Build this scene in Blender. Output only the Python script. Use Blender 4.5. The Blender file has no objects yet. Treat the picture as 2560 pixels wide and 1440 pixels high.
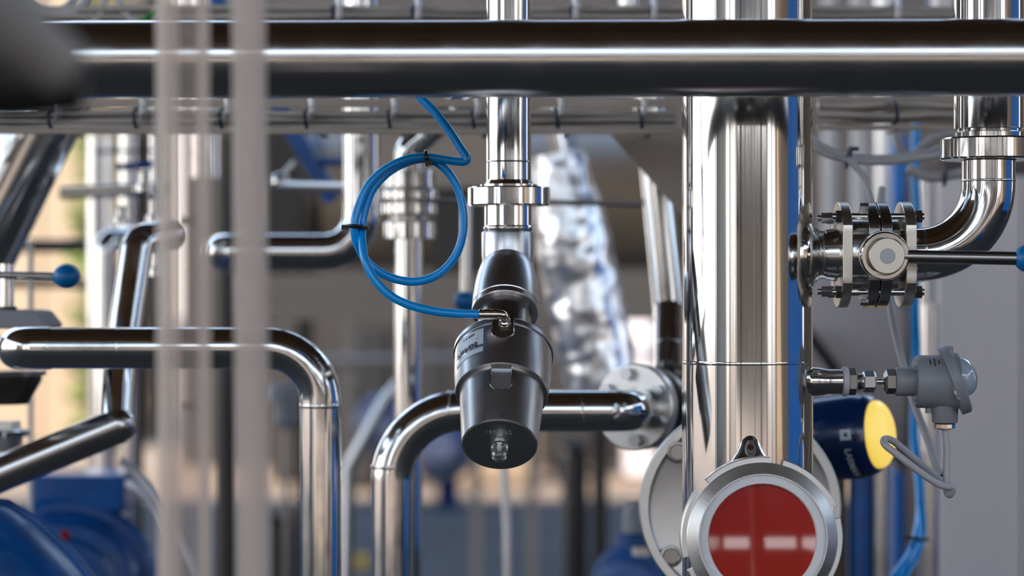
import bpy, bmesh, math, random
from mathutils import Vector, Matrix, Quaternion
random.seed(7)
sc = bpy.context.scene
V = Vector
pi = math.pi
# ------------------------------------------------------------------ camera, sky, sun, exposure
FPX = 6000.0          # focal length in pixels of the 2560 px frame
CAM_Z = 0.9
cam_d = bpy.data.cameras.new('camera'); cam = bpy.data.objects.new('camera', cam_d)
sc.collection.objects.link(cam); sc.camera = cam
cam.location = (0, 0, CAM_Z); cam.rotation_euler = (pi/2, 0, 0)
cam_d.sensor_width = 36.0; cam_d.lens = 36.0*FPX/2560.0
cam_d.clip_start = 0.05; cam_d.clip_end = 400
cam_d.dof.use_dof = True; cam_d.dof.focus_distance = 1.97; cam_d.dof.aperture_fstop = 3.9

w = bpy.data.worlds.new('sky'); sc.world = w; w.use_nodes = True
nt = w.node_tree; nt.nodes.clear()
tc = nt.nodes.new('ShaderNodeTexCoord'); sp = nt.nodes.new('ShaderNodeSeparateXYZ')
cr = nt.nodes.new('ShaderNodeValToRGB'); bg = nt.nodes.new('ShaderNodeBackground'); wo = nt.nodes.new('ShaderNodeOutputWorld')
nt.links.new(tc.outputs['Generated'], sp.inputs[0]); nt.links.new(sp.outputs['Z'], cr.inputs[0])
e = cr.color_ramp.elements
e[0].position = 0.0; e[0].color = (1.0, 0.965, 0.92, 1)
e[1].position = 1.0; e[1].color = (0.16, 0.38, 0.85, 1)
k = cr.color_ramp.elements.new(0.10); k.color = (0.96, 0.97, 1.0, 1)
k = cr.color_ramp.elements.new(0.30); k.color = (0.66, 0.82, 1.0, 1)
nt.links.new(cr.outputs[0], bg.inputs[0]); bg.inputs[1].default_value = 2.6
nt.links.new(bg.outputs[0], wo.inputs[0])

sun_d = bpy.data.lights.new('sun', 'SUN'); sun = bpy.data.objects.new('sun', sun_d); sc.collection.objects.link(sun)
sun_d.energy = 6.5; sun_d.color = (1.0, 0.88, 0.72); sun_d.angle = math.radians(0.6)
sun.rotation_euler = V((0.45, 0.62, -0.64)).to_track_quat('-Z', 'Y').to_euler()

vs = sc.view_settings
vs.view_transform = 'Standard'; vs.look = 'None'; vs.gamma = 1.0; vs.use_curve_mapping = False
vs.exposure = 0.5
cy = sc.cycles
cy.caustics_reflective = False; cy.caustics_refractive = False
cy.max_bounces = 10; cy.diffuse_bounces = 3; cy.glossy_bounces = 6; cy.transparent_max_bounces = 16
cy.sample_clamp_indirect = 6.0; cy.blur_glossy = 0.5
cy.use_denoising = True

# ------------------------------------------------------------------ helpers
def P(px, py, d):
    """a world point d metres in front of the camera plane"""
    return V(((px-1280.0)/FPX*d, d, CAM_Z+(720.0-py)/FPX*d))
def R(px, d): return px*d/FPX
def FR(d): return 720.0+FPX*CAM_Z/d      # pixel row of the floor at depth d

def lin(c):
    return tuple((x/12.92 if x <= 0.04045 else ((x+0.055)/1.055)**2.4) for x in c)
def rgb(r, g, b): return lin((r/255.0, g/255.0, b/255.0)) + (1.0,)

MATS = {}
def mat(name, col, metal=0.0, rough=0.5, bump=0.0, bscale=60.0, stretch=None, var=0.0, vscale=8.0, coat=0.0, emit=0.0,
        ecol=None, rvar=0.0, trans=0.0, spec=0.5):
    m = bpy.data.materials.new(name); m.use_nodes = True
    t = m.node_tree; b = t.nodes['Principled BSDF']
    b.inputs['Base Color'].default_value = col; b.inputs['Metallic'].default_value = metal
    b.inputs['Roughness'].default_value = rough; b.inputs['Coat Weight'].default_value = coat
    b.inputs['Transmission Weight'].default_value = trans
    b.inputs['Specular IOR Level'].default_value = spec
    b.inputs['Coat Roughness'].default_value = 0.04
    if emit: b.inputs['Emission Color'].default_value = ecol or col; b.inputs['Emission Strength'].default_value = emit
    co = t.nodes.new('ShaderNodeTexCoord'); mp = t.nodes.new('ShaderNodeMapping')
    t.links.new(co.outputs['Object'], mp.inputs[0])
    if stretch: mp.inputs['Scale'].default_value = stretch
    if bump:
        n = t.nodes.new('ShaderNodeTexNoise'); n.inputs['Scale'].default_value = bscale; n.inputs['Detail'].default_value = 3
        t.links.new(mp.outputs[0], n.inputs['Vector'])
        bp = t.nodes.new('ShaderNodeBump'); bp.inputs['Strength'].default_value = bump; bp.inputs['Distance'].default_value = 0.001
        t.links.new(n.outputs[0], bp.inputs['Height']); t.links.new(bp.outputs[0], b.inputs['Normal'])
    if var or rvar:
        n = t.nodes.new('ShaderNodeTexNoise'); n.inputs['Scale'].default_value = vscale; n.inputs['Detail'].default_value = 5
        t.links.new(mp.outputs[0], n.inputs['Vector'])
        if var:
            mr = t.nodes.new('ShaderNodeMapRange'); mr.inputs[1].default_value = 0.3; mr.inputs[2].default_value = 0.7
            mr.inputs[3].default_value = 1-var; mr.inputs[4].default_value = 1+var
            mx = t.nodes.new('ShaderNodeVectorMath'); mx.operation = 'SCALE'
            mx.inputs[0].default_value = col[:3]
            t.links.new(n.outputs[0], mr.inputs[0]); t.links.new(mr.outputs[0], mx.inputs['Scale'])
            t.links.new(mx.outputs[0], b.inputs['Base Color'])
        if rvar:
            mr = t.nodes.new('ShaderNodeMapRange'); mr.inputs[1].default_value = 0.35; mr.inputs[2].default_value = 0.7
            mr.inputs[3].default_value = rough; mr.inputs[4].default_value = rough+rvar
            t.links.new(n.outputs[0], mr.inputs[0]); t.links.new(mr.outputs[0], b.inputs['Roughness'])
    MATS[name] = m
    return m

mat('polished', (0.70, 0.69, 0.675, 1), 1, 0.07, bump=0.02, bscale=14, rvar=0.10, vscale=40)
mat('polished_v', (0.72, 0.705, 0.685, 1), 1, 0.055, bump=0.05, bscale=30, stretch=(1, 1, 0.04), rvar=0.10, vscale=55)
mat('polished_dull', (0.62, 0.605, 0.59, 1), 1, 0.16, bump=0.03, bscale=20, rvar=0.08, vscale=30)
mat('satin', (0.60, 0.60, 0.61, 1), 1, 0.27, bump=0.05, bscale=900, rvar=0.06, vscale=30)
mat('satin_dark', (0.36, 0.345, 0.33, 1), 1, 0.28, bump=0.04, bscale=500)
mat('brushed', (0.78, 0.75, 0.72, 1), 1, 0.34, bump=0.08, bscale=300, rvar=0.08, vscale=60)
mat('brushed_warm', (0.72, 0.66, 0.58, 1), 1, 0.34, bump=0.05, bscale=300)
mat('nickel', (0.72, 0.64, 0.54, 1), 1, 0.12)
mat('weld', (0.66, 0.65, 0.63, 1), 1, 0.16, bump=0.3, bscale=400)
mat('foil', (0.92, 0.93, 0.96, 1), 1, 0.27, bump=0.25, bscale=40)
mat('blue_hose', rgb(0, 160, 246), 0, 0.28, coat=0.3)
mat('blue_paint', rgb(0, 82, 154), 0, 0.33, bump=0.12, bscale=90, var=0.25, vscale=25, coat=0.25)
mat('blue_dark', rgb(0, 40, 92), 0, 0.22, coat=0.4)
mat('blue_ball', rgb(0, 118, 190), 0, 0.38)
mat('blue_box', rgb(10, 128, 222), 0, 0.45, var=0.1, vscale=2)
mat('blue_tie', rgb(18, 44, 74), 0, 0.4)
mat('black_tie', rgb(18, 18, 20), 0, 0.35)
mat('grey_plastic', rgb(150, 152, 158), 0, 0.42, bump=0.05, bscale=600, var=0.05, vscale=20)
mat('cable_grey', rgb(196, 194, 196), 0, 0.42, var=0.06, vscale=20)
mat('cable_tray_grey', rgb(186, 178, 170), 0, 0.4, var=0.12, vscale=6)
mat('tray_steel', rgb(146, 135, 125), 0.5, 0.4, var=0.1, vscale=5)
mat('white_gasket', rgb(250, 250, 252), 0, 0.35)
mat('pink_gasket', rgb(214, 200, 212), 0, 0.5)
mat('hook_white', rgb(225, 222, 220), 0, 0.35)
mat('red_glass', rgb(186, 24, 4), 0, 0.04, coat=1.0, spec=0.4)
MATS['red_glass'].node_tree.nodes['Principled BSDF'].inputs['Coat IOR'].default_value = 1.62
mat('clear_cap', (0.9, 0.92, 0.95, 1), 0, 0.03, trans=0.92)
mat('lens', (0.7, 0.8, 0.95, 1), 0, 0.04, trans=0.35, coat=1.0)
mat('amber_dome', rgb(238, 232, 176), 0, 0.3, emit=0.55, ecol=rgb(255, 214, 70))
mat('print_black', rgb(22, 24, 30), 0, 0.5)
mat('print_grey', rgb(80, 92, 100), 0, 0.5)
mat('print_white', rgb(225, 232, 245), 0, 0.5)
mat('engraved', (0.45, 0.44, 0.43, 1), 0.6, 0.5)
mat('sticker', rgb(196, 206, 214), 0.2, 0.4, var=0.06, vscale=40)
mat('panel_grey', rgb(236, 228, 230), 0.15, 0.5, var=0.05, vscale=3)
mat('panel_warm', rgb(176, 162, 148), 0.1, 0.6, var=0.10, vscale=3)
mat('panel_brown', rgb(158, 138, 116), 0.15, 0.55, var=0.12, vscale=3)
mat('dark_steel', rgb(74, 70, 68), 0.6, 0.4, var=0.15, vscale=4)
mat('black_rubber', rgb(30, 30, 32), 0, 0.5)
mat('near_grey', rgb(160, 152, 146), 0.2, 0.5)
mat('button', rgb(200, 202, 206), 0, 0.5)
mat('floor', rgb(74, 71, 68), 0, 0.75, bump=0.1, bscale=8, var=0.15, vscale=1.5, spec=0.1)
mat('yard', rgb(138, 116, 94), 0, 0.8, var=0.1, vscale=0.6)
mat('roof', rgb(100, 80, 58), 0, 0.7, var=0.1, vscale=1)
mat('beige_panel', rgb(176, 156, 132), 0, 0.6, var=0.04, vscale=2)
mat('brown_wall', rgb(92, 76, 60), 0, 0.7, var=0.15, vscale=0.5)
mat('wall_grey', rgb(176, 178, 176), 0, 0.6, var=0.05, vscale=1)
mat('leaf', rgb(96, 120, 40), 0, 0.6, var=0.3, vscale=10)
mat('red_paint', rgb(170, 40, 40), 0, 0.4)
mat('green_wire', rgb(40, 150, 50), 0, 0.4)
mat('yellow_paint', rgb(214, 170, 60), 0, 0.5)
# hazy acrylic for the near sight tubes: more opaque where the wall is seen edge-on
m = bpy.data.materials.new('acrylic'); m.use_nodes = True; t = m.node_tree
b = t.nodes['Principled BSDF']; b.inputs['Base Color'].default_value = (0.96, 0.88, 0.82, 1); b.inputs['Roughness'].default_value = 0.25
b.inputs['Subsurface Weight'].default_value = 0.0
tr = t.nodes.new('ShaderNodeBsdfTransparent'); tr.inputs[0].default_value = (0.96, 0.94, 0.93, 1)
tl = t.nodes.new('ShaderNodeBsdfTranslucent'); tl.inputs[0].default_value = (0.96, 0.88, 0.82, 1)
m1 = t.nodes.new('ShaderNodeMixShader'); m1.inputs[0].default_value = 0.5
t.links.new(b.outputs[0], m1.inputs[1]); t.links.new(tl.outputs[0], m1.inputs[2])
lw = t.nodes.new('ShaderNodeLayerWeight'); lw.inputs['Blend'].default_value = 0.35
mr = t.nodes.new('ShaderNodeMapRange'); mr.inputs[3].default_value = 0.10; mr.inputs[4].default_value = 0.62
mr.inputs[1].default_value = 0.1; mr.inputs[2].default_value = 0.75
t.links.new(lw.outputs['Facing'], mr.inputs[0])
m2 = t.nodes.new('ShaderNodeMixShader'); t.links.new(mr.outputs[0], m2.inputs[0])
t.links.new(tr.outputs[0], m2.inputs[1]); t.links.new(m1.outputs[0], m2.inputs[2])
t.links.new(m2.outputs[0], t.nodes['Material Output'].inputs[0]); MATS['acrylic'] = m
m = m.copy(); m.name = 'acrylic_solid'; MATS['acrylic_solid'] = m
for n in m.node_tree.nodes:
    if n.type == 'MAP_RANGE': n.inputs[3].default_value = 0.40; n.inputs[4].default_value = 0.66

# ---- geometry: everything is (verts, faces) in world space
def frame(axis, up=None):
    w_ = V(axis).normalized()
    a = V(up) if up is not None else (V((0, 0, 1)) if abs(w_.z) < 0.9 else V((0, -1, 0)))
    u = a.cross(w_).normalized(); v = w_.cross(u).normalized()
    return u, v, w_
def join(*gs):
    vs_, fs = [], []
    for v_, f_ in gs:
        o = len(vs_); vs_ += list(v_); fs += [tuple(i+o for i in f) for f in f_]
    return vs_, fs
def lathe(prof, origin, axis, n=48, up=None, phase=0.0, caps=True):
    u, v, w_ = frame(axis, up); vs_, fs = [], []; o = V(origin)
    for s, r in prof:
        for i in range(n):
            a = 2*pi*i/n+phase
            vs_.append(o+w_*s+(u*math.cos(a)+v*math.sin(a))*r)
    for j in range(len(prof)-1):
        for i in range(n):
            a, b_ = j*n+i, j*n+(i+1) % n
            fs.append((a, b_, b_+n, a+n))
    if caps:
        if prof[0][1] > 1e-6: fs.append(tuple(range(n-1, -1, -1)))
        if prof[-1][1] > 1e-6: fs.append(tuple((len(prof)-1)*n+i for i in range(n)))
    return vs_, fs
def tubes(path, r, n=28, closed=False, caps=True):
    """sweep a circle along a path; r may be a list"""
    pts = [V(p) for p in path]; m_ = len(pts)
    rr = r if isinstance(r, (list, tuple)) else [r]*m_
    T = []
    for i in range(m_):
        if closed: T.append((pts[(i+1) % m_]-pts[i-1]).normalized())
        else: T.append((pts[min(i+1, m_-1)]-pts[max(i-1, 0)]).normalized())
    u, v, _ = frame(T[0]); vs_, fs = [], []
    for i in range(m_):
        if i:
            q = T[i-1].rotation_difference(T[i]); u = q @ u
            u = (u-T[i]*u.dot(T[i])).normalized()
        v = T[i].cross(u)
        for j in range(n):
            a = 2*pi*j/n; vs_.append(pts[i]+(u*math.cos(a)+v*math.sin(a))*rr[i])
    for i in range(m_ if closed else m_-1):
        k_ = (i+1) % m_
        for j in range(n):
            fs.append((i*n+j, i*n+(j+1) % n, k_*n+(j+1) % n, k_*n+j))
    if caps and not closed:
        fs.append(tuple(range(n-1, -1, -1))); fs.append(tuple((m_-1)*n+j for j in range(n)))
    return vs_, fs
def fillet(pts, rad, k_=14):
    pts = [V(p) for p in pts]; out = [pts[0]]
    rs = rad if isinstance(rad, (list, tuple)) else [rad]*(len(pts)-2)
    for i in range(1, len(pts)-1):
        a = (pts[i-1]-pts[i]); c = (pts[i+1]-pts[i]); la, lc = a.length, c.length; a.normalize(); c.normalize()
        ang = a.angle(c); rd = rs[i-1]
        if rd <= 0 or ang > pi-0.01: out.append(pts[i]); continue
        L = min(rd/math.tan(ang/2), la*0.98, lc*0.98); rd = L*math.tan(ang/2)
        cen = pts[i]+(a+c).normalized()*(rd/math.sin(ang/2))
        s0 = pts[i]+a*L-cen; s1 = pts[i]+c*L-cen; tot = s0.angle(s1); ax = s0.cross(s1).normalized()
        for j in range(k_+1): out.append(cen+Quaternion(ax, tot*j/k_) @ s0)
    out.append(pts[-1]); return out
def smooth_path(pts, k_=8):
    p = [V(q) for q in pts]; p = [p[0]*2-p[1]]+p+[p[-1]*2-p[-2]]; out = []
    for i in range(1, len(p)-2):
        for j in range(k_):
            s = j/k_; a, b_, c, d = p[i-1], p[i], p[i+1], p[i+2]
            out.append(0.5*((2*b_)+(c-a)*s+(2*a-5*b_+4*c-d)*s*s+(3*b_-a-3*c+d)*s**3))
    out.append(p[-2]); return out
def prism(outline, origin, u, v, w_, depth):
    u, v, w_, o = V(u), V(v), V(w_), V(origin); n = len(outline)
    vs_ = [o+u*a+v*b_ for a, b_ in outline]+[o+u*a+v*b_+w_*depth for a, b_ in outline]
    fs = [tuple(range(n-1, -1, -1)), tuple(range(n, 2*n))]+[(i, (i+1) % n, n+(i+1) % n, n+i) for i in range(n)]
    return vs_, fs
def box(c, s, u=(1, 0, 0), v=(0, 1, 0), w_=(0, 0, 1)):
    c = V(c); u, v, w_ = V(u)*s[0]/2, V(v)*s[1]/2, V(w_)*s[2]/2
    vs_ = [c+u*a+v*b_+w_*d for a in (-1, 1) for b_ in (-1, 1) for d in (-1, 1)]
    return vs_, [(0, 1, 3, 2), (4, 6, 7, 5), (0, 4, 5, 1), (2, 3, 7, 6), (0, 2, 6, 4), (1, 5, 7, 3)]
def pbox(x0, y0, x1, y1, d, thick, d1=None):
    """box whose front face spans two pixels at depth d"""
    a, c = P(x0, y0, d), P(x1, y1, d)
    return box(((a.x+c.x)/2, d+thick/2, (a.z+c.z)/2), (abs(c.x-a.x), thick, abs(c.z-a.z)))
def ball(c, r, sx=1, sy=1, sz=1, n=28, m_=16):
    prof = [(-math.cos(pi*i/m_)*r, math.sin(pi*i/m_)*r) for i in range(m_+1)]
    prof[0] = (-r, 0.0); prof[-1] = (r, 0.0)
    vs_, fs = lathe(prof, (0, 0, 0), (0, 0, 1), n)
    return [V(c)+V((p.x*sx, p.y*sy, p.z*sz)) for p in vs_], fs
def notched(center, axis, rin, rout, thick, slots, dep, half, n=120, up=None, phase=0.0, cham=0.0):
    """slotted ring nut"""
    u, v, w_ = frame(axis, up); c = V(center); angs = []
    sl = [phase+2*pi*i/slots for i in range(slots)]
    pts = []
    for i in range(n):
        a = 2*pi*i/n
        if all(abs((a-s+pi) % (2*pi)-pi) > half*1.05 for s in sl): pts.append((a, rout))
    for s in sl:
        s %= 2*pi
        pts += [((s-half), rout), ((s-half)+1e-4, rout-dep), (s, rout-dep), ((s+half)-1e-4, rout-dep), ((s+half), rout)]
    pts = sorted((a % (2*pi), r) for a, r in pts)
    rows = [(0, 0), (cham, 1), (thick-cham, 1), (thick, 0)]; vs_, fs = [], []; N = len(pts)
    for s, full in rows:
        for a, r in pts:
            q = r-(0 if full else cham); vs_.append(c+w_*s+(u*math.cos(a)+v*math.sin(a))*q)
    for s in (thick, 0):
        for a, r in pts: vs_.append(c+w_*s+(u*math.cos(a)+v*math.sin(a))*rin)
    for j in range(6):
        k_ = (j+1) % 6
        for i in range(N):
            a, b_ = i, (i+1) % N; fs.append((j*N+a, j*N+b_, k_*N+b_, k_*N+a))
    return vs_, fs
def text_geo(s, size, depth=0.0002, bold=False):
    cu = bpy.data.curves.new('tmp_text', 'FONT'); cu.body = s; cu.size = size; cu.extrude = depth
    cu.align_x = 'CENTER'; cu.align_y = 'CENTER'
    if bold: cu.offset = size*0.02
    o = bpy.data.objects.new('tmp_text', cu); sc.collection.objects.link(o)
    dg = bpy.context.evaluated_depsgraph_get(); me = bpy.data.meshes.new_from_object(o.evaluated_get(dg))
    g = ([v_.co.copy() for v_ in me.vertices], [tuple(p.vertices) for p in me.polygons])
    bpy.data.objects.remove(o); bpy.data.curves.remove(cu); bpy.data.meshes.remove(me)
    return g
def put(g, o, u, v, w_):
    o, u, v, w_ = V(o), V(u), V(v), V(w_)
    return [o+u*p.x+v*p.y+w_*p.z for p in g[0]], g[1]

def wloc(o):
    L = V((0, 0, 0))
    while o is not None: L += o.location; o = o.parent
    return L
def obj(name, g, m_, parent=None, ang=35, smooth=True):
    vs_, fs = g
    if parent is None:
        lo = V((min(p.x for p in vs_), min(p.y for p in vs_), min(p.z for p in vs_)))
        hi = V((max(p.x for p in vs_), max(p.y for p in vs_), max(p.z for p in vs_)))
        L = V(((lo.x+hi.x)/2, (lo.y+hi.y)/2, lo.z))
    else: L = wloc(parent)
    me = bpy.data.meshes.new(name); me.from_pydata([tuple(p-L) for p in vs_], [], fs)
    me.validate()
    bm = bmesh.new(); bm.from_mesh(me); bmesh.ops.recalc_face_normals(bm, faces=bm.faces); bm.to_mesh(me); bm.free()
    if smooth:
        me.shade_smooth(); me.set_sharp_from_angle(angle=math.radians(ang))
    me.materials.append(MATS[m_] if isinstance(m_, str) else m_)
    o = bpy.data.objects.new(name, me); sc.collection.objects.link(o)
    if parent is None: o.location = L
    else: o.parent = parent
    return o
def tag(o, label, cat, group=None, kind=None):
    if label: o['label'] = label
    if cat: o['category'] = cat
    if group: o['group'] = group
    if kind: o['kind'] = kind
    return o
def thing(name, label, cat, loc, group=None):
    o = bpy.data.objects.new(name, None); sc.collection.objects.link(o); o.location = V(loc); o.empty_display_size = 0.02
    return tag(o, label, cat, group)
def struct(name, g, m_, parent=None, smooth=False):
    o = obj(name, g, m_, parent, smooth=smooth)
    if parent is None: o['kind'] = 'structure'
    return o
def top(name, g, m_, label, cat, group=None): return tag(obj(name, g, m_), label, cat, group)
def bevel(o, wd=0.001, seg=2):
    b_ = o.modifiers.new('bevel', 'BEVEL'); b_.width = wd; b_.segments = seg; b_.limit_method = 'ANGLE'; return o
def weld_at(p, axis, r, parent, wd=0.0012):
    return obj('weld_seam', lathe([(-wd, r*0.995), (-wd*0.5, r*1.012), (wd*0.5, r*1.012), (wd, r*0.995)], p, axis, 40, caps=False), 'weld', parent)
def pipe(name, label, pts, r, bend=0.0, m_='polished', welds=(), cat='pipe', group=None, n=40, k_=14):
    """pts: world points.  welds: (index of segment, fraction)"""
    pts = [V(p) for p in pts]
    root = thing(name, label, cat, min(pts, key=lambda p: p.z), group)
    obj('tube', tubes(fillet(pts, bend, k_), r, n), m_, root, ang=50)
    for i, f in welds:
        weld_at(pts[i].lerp(pts[i+1], f), pts[i+1]-pts[i], r if not isinstance(r, list) else r[0], root)
    return root
def boolean_cut(o, cutters):
    tmp = []
    for c in cutters:
        co_ = obj('cutter', c, 'satin', None, smooth=False); tmp.append(co_)
        md = o.modifiers.new('cut', 'BOOLEAN'); md.operation = 'DIFFERENCE'; md.solver = 'EXACT'; md.object = co_
    bpy.context.view_layer.update()
    dg = bpy.context.evaluated_depsgraph_get(); me = bpy.data.meshes.new_from_object(o.evaluated_get(dg))
    o.modifiers.clear(); old = o.data; o.data = me; me.name = old.name; bpy.data.meshes.remove(old)
    for c in tmp: bpy.data.objects.remove(c)
    me.shade_smooth(); me.set_sharp_from_angle(angle=math.radians(30))
X, Y, Z = V((1, 0, 0)), V((0, 1, 0)), V((0, 0, 1))
ORD = ['leftmost', 'second from left', 'third from left', 'fourth from left', 'fifth from left', 'sixth from left',
       'seventh from left', 'eighth from left', 'ninth from left', 'tenth from left', 'eleventh from left', 'rightmost']

# ================================================================== SETTING
struct('floor', box((0, 3.1, -0.05), (16, 14, 0.1)), 'floor')
struct('ground', join(box((0, 40.1, -0.06), (120, 60, 0.1)), box((0, -33.9, -0.06), (120, 60, 0.1)),
                      box((-34, 3.1, -0.06), (52, 14, 0.1)), box((34, 3.1, -0.06), (52, 14, 0.1))), 'yard')
struct('ceiling', box((0, -0.6, 4.6), (16, 12.8, 0.2)), 'roof')
for i, y in enumerate((-6, -3.6, -1.2, 1.2, 3.6, 5.6)):
    tag(obj('roof_beam', box((0, y, 4.35), (16, 0.16, 0.3)), 'roof', smooth=False), None, None, kind='structure')
for x, y in ((-7.6, -6), (-7.6, -2), (-7.6, 5.6), (7.6, -6), (7.6, 5.6)):
    o = struct('roof_post', box((x, y, 2.1), (0.2, 0.2, 4.2)), 'wall_grey')
for x, w_, m_ in ((-6.2, 0.3, 'wall_grey'), (-5.1, 0.16, 'dark_steel'), (-3.9, 0.4, 'brown_wall'), (-2.6, 0.12, 'wall_grey'), (-1.5, 0.2, 'dark_steel'), (0.9, 0.14, 'wall_grey'), (2.1, 0.25, 'roof'), (3.3, 0.14, 'dark_steel'), (4.6, 0.3, 'wall_grey'), (6.1, 0.18, 'dark_steel')):
    struct('stripe_post', box((x, -3.7, 2.25), (w_, 0.2, 4.5)), m_)  # unseen posts added for dark and pale stripes in the steel reflections
struct('sky_block_left', box((-7.8, 9.0, 2.2), (0.15, 6.0, 4.4)), 'dark_steel')  # added out of view to darken the column's left edge reflection
struct('sky_block_right', box((5.6, 8.2, 2.2), (0.15, 8.2, 4.4)), 'brown_wall')  # added out of view, keeps bright sky off the column's right edge
struct('wall_left', box((-7.8, -4.2, 1.6), (0.15, 3.6, 3.2)), 'wall_grey')
struct('wall_right', box((7.8, -2.6, 1.5), (0.15, 6.4, 3.0)), 'beige_panel')

# unseen wall behind the camera, gap and roof shaped for mirrored sky stripes, and the cladding seen through the open left side
yb = thing('reflection_wall', 'unseen brown wall behind the camera, its gap shaped for stripes mirrored in steel and glass', 'building', (1.5, -18, 0))
obj('wall', box((1.5, -18, 1.25), (21, 0.25, 2.5)), 'brown_wall', yb, smooth=False)
for i, q in enumerate((-9, -6.2, -3.1, -1.0, 0.6, 1.2, 2.6, 4.4, 7.0, 9.5, 11.9)):
    obj('stripe_pillar', box((q, -18, 2.75), (0.22 if i % 2 else 0.5, 0.25, 0.5)), 'brown_wall', yb, smooth=False)  # added to break the mirrored sky gap into blocks
obj('roof', box((1.5, -18, 3.95), (22, 0.8, 1.9)), 'dark_steel', yb, smooth=False)  # height shaped to keep upper sky out of the red glass
ct = thing('container', 'blue shipping container parked right of the pipework, mirrored in the pipes', 'container', (5.6, 1.9, 0))
obj('body', box((5.6, 1.9, 1.3), (2.0, 3.0, 2.5)), 'blue_box', ct, smooth=False)
for i in range(12):
    obj('rib', box((4.585, 0.55+i*0.245, 1.3), (0.03, 0.1, 2.3)), 'blue_box', ct, smooth=False)

cl = thing('cladding_wall', 'sunlit cream panel cladding seen far behind the left pipes', 'wall', P(150, 720, 14))
cl.location.z = 0
for i in range(10):
    x0 = -5.0+i*0.30
    obj('panel', box((x0, 14.06, 3.6), (0.285, 0.1, 7.2)), 'beige_panel', cl, smooth=False)
obj('backing', box((-3.6, 14.15, 3.6), (3.2, 0.06, 7.2)), 'dark_steel', cl, smooth=False)
hd = thing('hedge', 'green shrub strip beside the cream cladding in the left background', 'hedge', (-2.3, 13.6, 0))
vs_, fs = [], []
for i in range(700):
    c = V((random.uniform(-2.48, -2.25), random.uniform(13.4, 13.8), random.uniform(0, 3.0)))
    a = random.uniform(0, 2*pi); u = V((math.cos(a), math.sin(a), random.uniform(-.5, .5)))*0.05; v = V((-math.sin(a), math.cos(a), .4))*0.04
    n = len(vs_); vs_ += [c-u, c-v, c+u, c+v]; fs.append((n, n+1, n+2, n+3))
o = obj('foliage', (vs_, fs), 'leaf', hd, smooth=False); o['kind'] = 'stuff'
# back wall of the plant behind the machines
struct('wall_back', box((1.9, 12.4, 4.2), (7.2, 0.2, 8.4)), 'dark_steel')

# ================================================================== MAIN COLUMN, HEADER
HD = 1.80
hr = R(97, HD)
hdr = pipe('header_pipe', 'long polished steel header pipe running straight across the top of the view', [P(-700, 151, HD), P(3300, 142, HD)], hr, m_='polished_dull', n=72)

CD = 2.00; cr_ = R(163, CD)
col = thing('column_pipe', 'thick vertical polished steel column pipe right of centre', 'pipe', P(1868, FR(CD), CD))
def wobble(p0, p1, r, n=96, k_=60, amp=0.0012):
    path = [V(p0).lerp(V(p1), i/k_) for i in range(k_+1)]
    rr = [r*(1+amp*math.sin(i*0.9)+amp*0.7*math.sin(i*0.37+1)) for i in range(k_+1)]
    return tubes(path, rr, n)
obj('tube', wobble(P(1871, FR(CD), CD), P(1867, -500, CD), cr_), 'polished_v', col, ang=50)
# pulled collar where the side branch leaves the column
bz = P(2000, 637, CD)
cx = P(1868, 637, CD).x
obj('branch_collar', lathe([(cr_*0.72, R(112, 2.0)), (cr_*0.84, R(108, 2.0)), (cr_*0.96, R(92, 2.0)), (cr_*1.03, R(72, 2.0)), (cr_*1.10, R(62, 2.0)), (cr_*1.2, R(58, 2.0))],
                           V((cx, CD, bz.z)), X, 64, caps=False), 'polished', col)
obj('weld_seam', lathe([(-0.0015, cr_*0.999), (-0.0006, cr_*1.004), (0.0006, cr_*1.004), (0.0015, cr_*0.999)], P(1868, 905, CD), Z, 72, caps=False), 'polished_v', col)

# small dome / saddle above the sight glass
obj('sight_glass_neck', tubes([P(1868, 1330, CD), P(1885, 1330, 1.93)], [R(160, 2)*0.98, R(150, 1.93)], 64), 'polished', col)
obj('saddle_fillet', lathe([(-0.012, 0.030), (0, 0.0185), (0.004, 0.0150), (0.009, 0.0115), (0.014, 0.0092), (0.019, 0.0070), (0.0225, 0.0042), (0.0240, 0.0015), (0.0243, 0)], P(1875, 1160, CD-0.0525), (0.0, 0.06, 1), 40), 'polished', col)

# ================================================================== SIGHT GLASS
SD = 1.90
sg = thing('sight_glass', 'round sight glass with red fluid in a slotted steel union nut below the column', 'sight glass', P(1905, 1545, SD))
ax = V((0.01, -1, 0.035)).normalized()
c0 = P(1905, 1345, SD)
rr = lambda p: R(p, SD)
obj('slotted_nut', notched(c0-ax*0.016, ax, rr(150), rr(203), 0.016, 6, rr(17), 0.088, up=Z, phase=math.radians(19), cham=0.0006), 'brushed', sg, ang=25)
obj('nut_shoulder', lathe([(-0.004, rr(189)), (0.0022, rr(189)), (0.0030, rr(187.5)), (0.0082, rr(161)), (0.0082, rr(158.5)), (0.004, rr(157))], c0, ax, 96, caps=False), 'brushed', sg, ang=25)
obj('gasket_ring', lathe([(0.002, rr(159)), (0.0062, rr(158)), (0.0062, rr(137)), (0.003, rr(134)), (0.001, rr(134))], c0, ax, 96, caps=False), 'white_gasket', sg)
ga = V((0.015, -1, 0.108)).normalized()
gp = [(0.0, rr(138)), (0.0025, rr(138))]+[(0.0025+0.0009*(1-(i/10)**2), rr(135)*i/10) for i in range(9, 0, -1)]+[(0.0034, 0.0)]
obj('glass_disc', lathe(gp, c0, ga, 96), 'red_glass', sg)
obj('neck_ferrule', lathe([(-0.035, rr(150)), (-0.015, rr(150)), (-0.014, rr(175)), (-0.008, rr(175))], c0, ax, 64), 'satin', sg)

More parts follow.
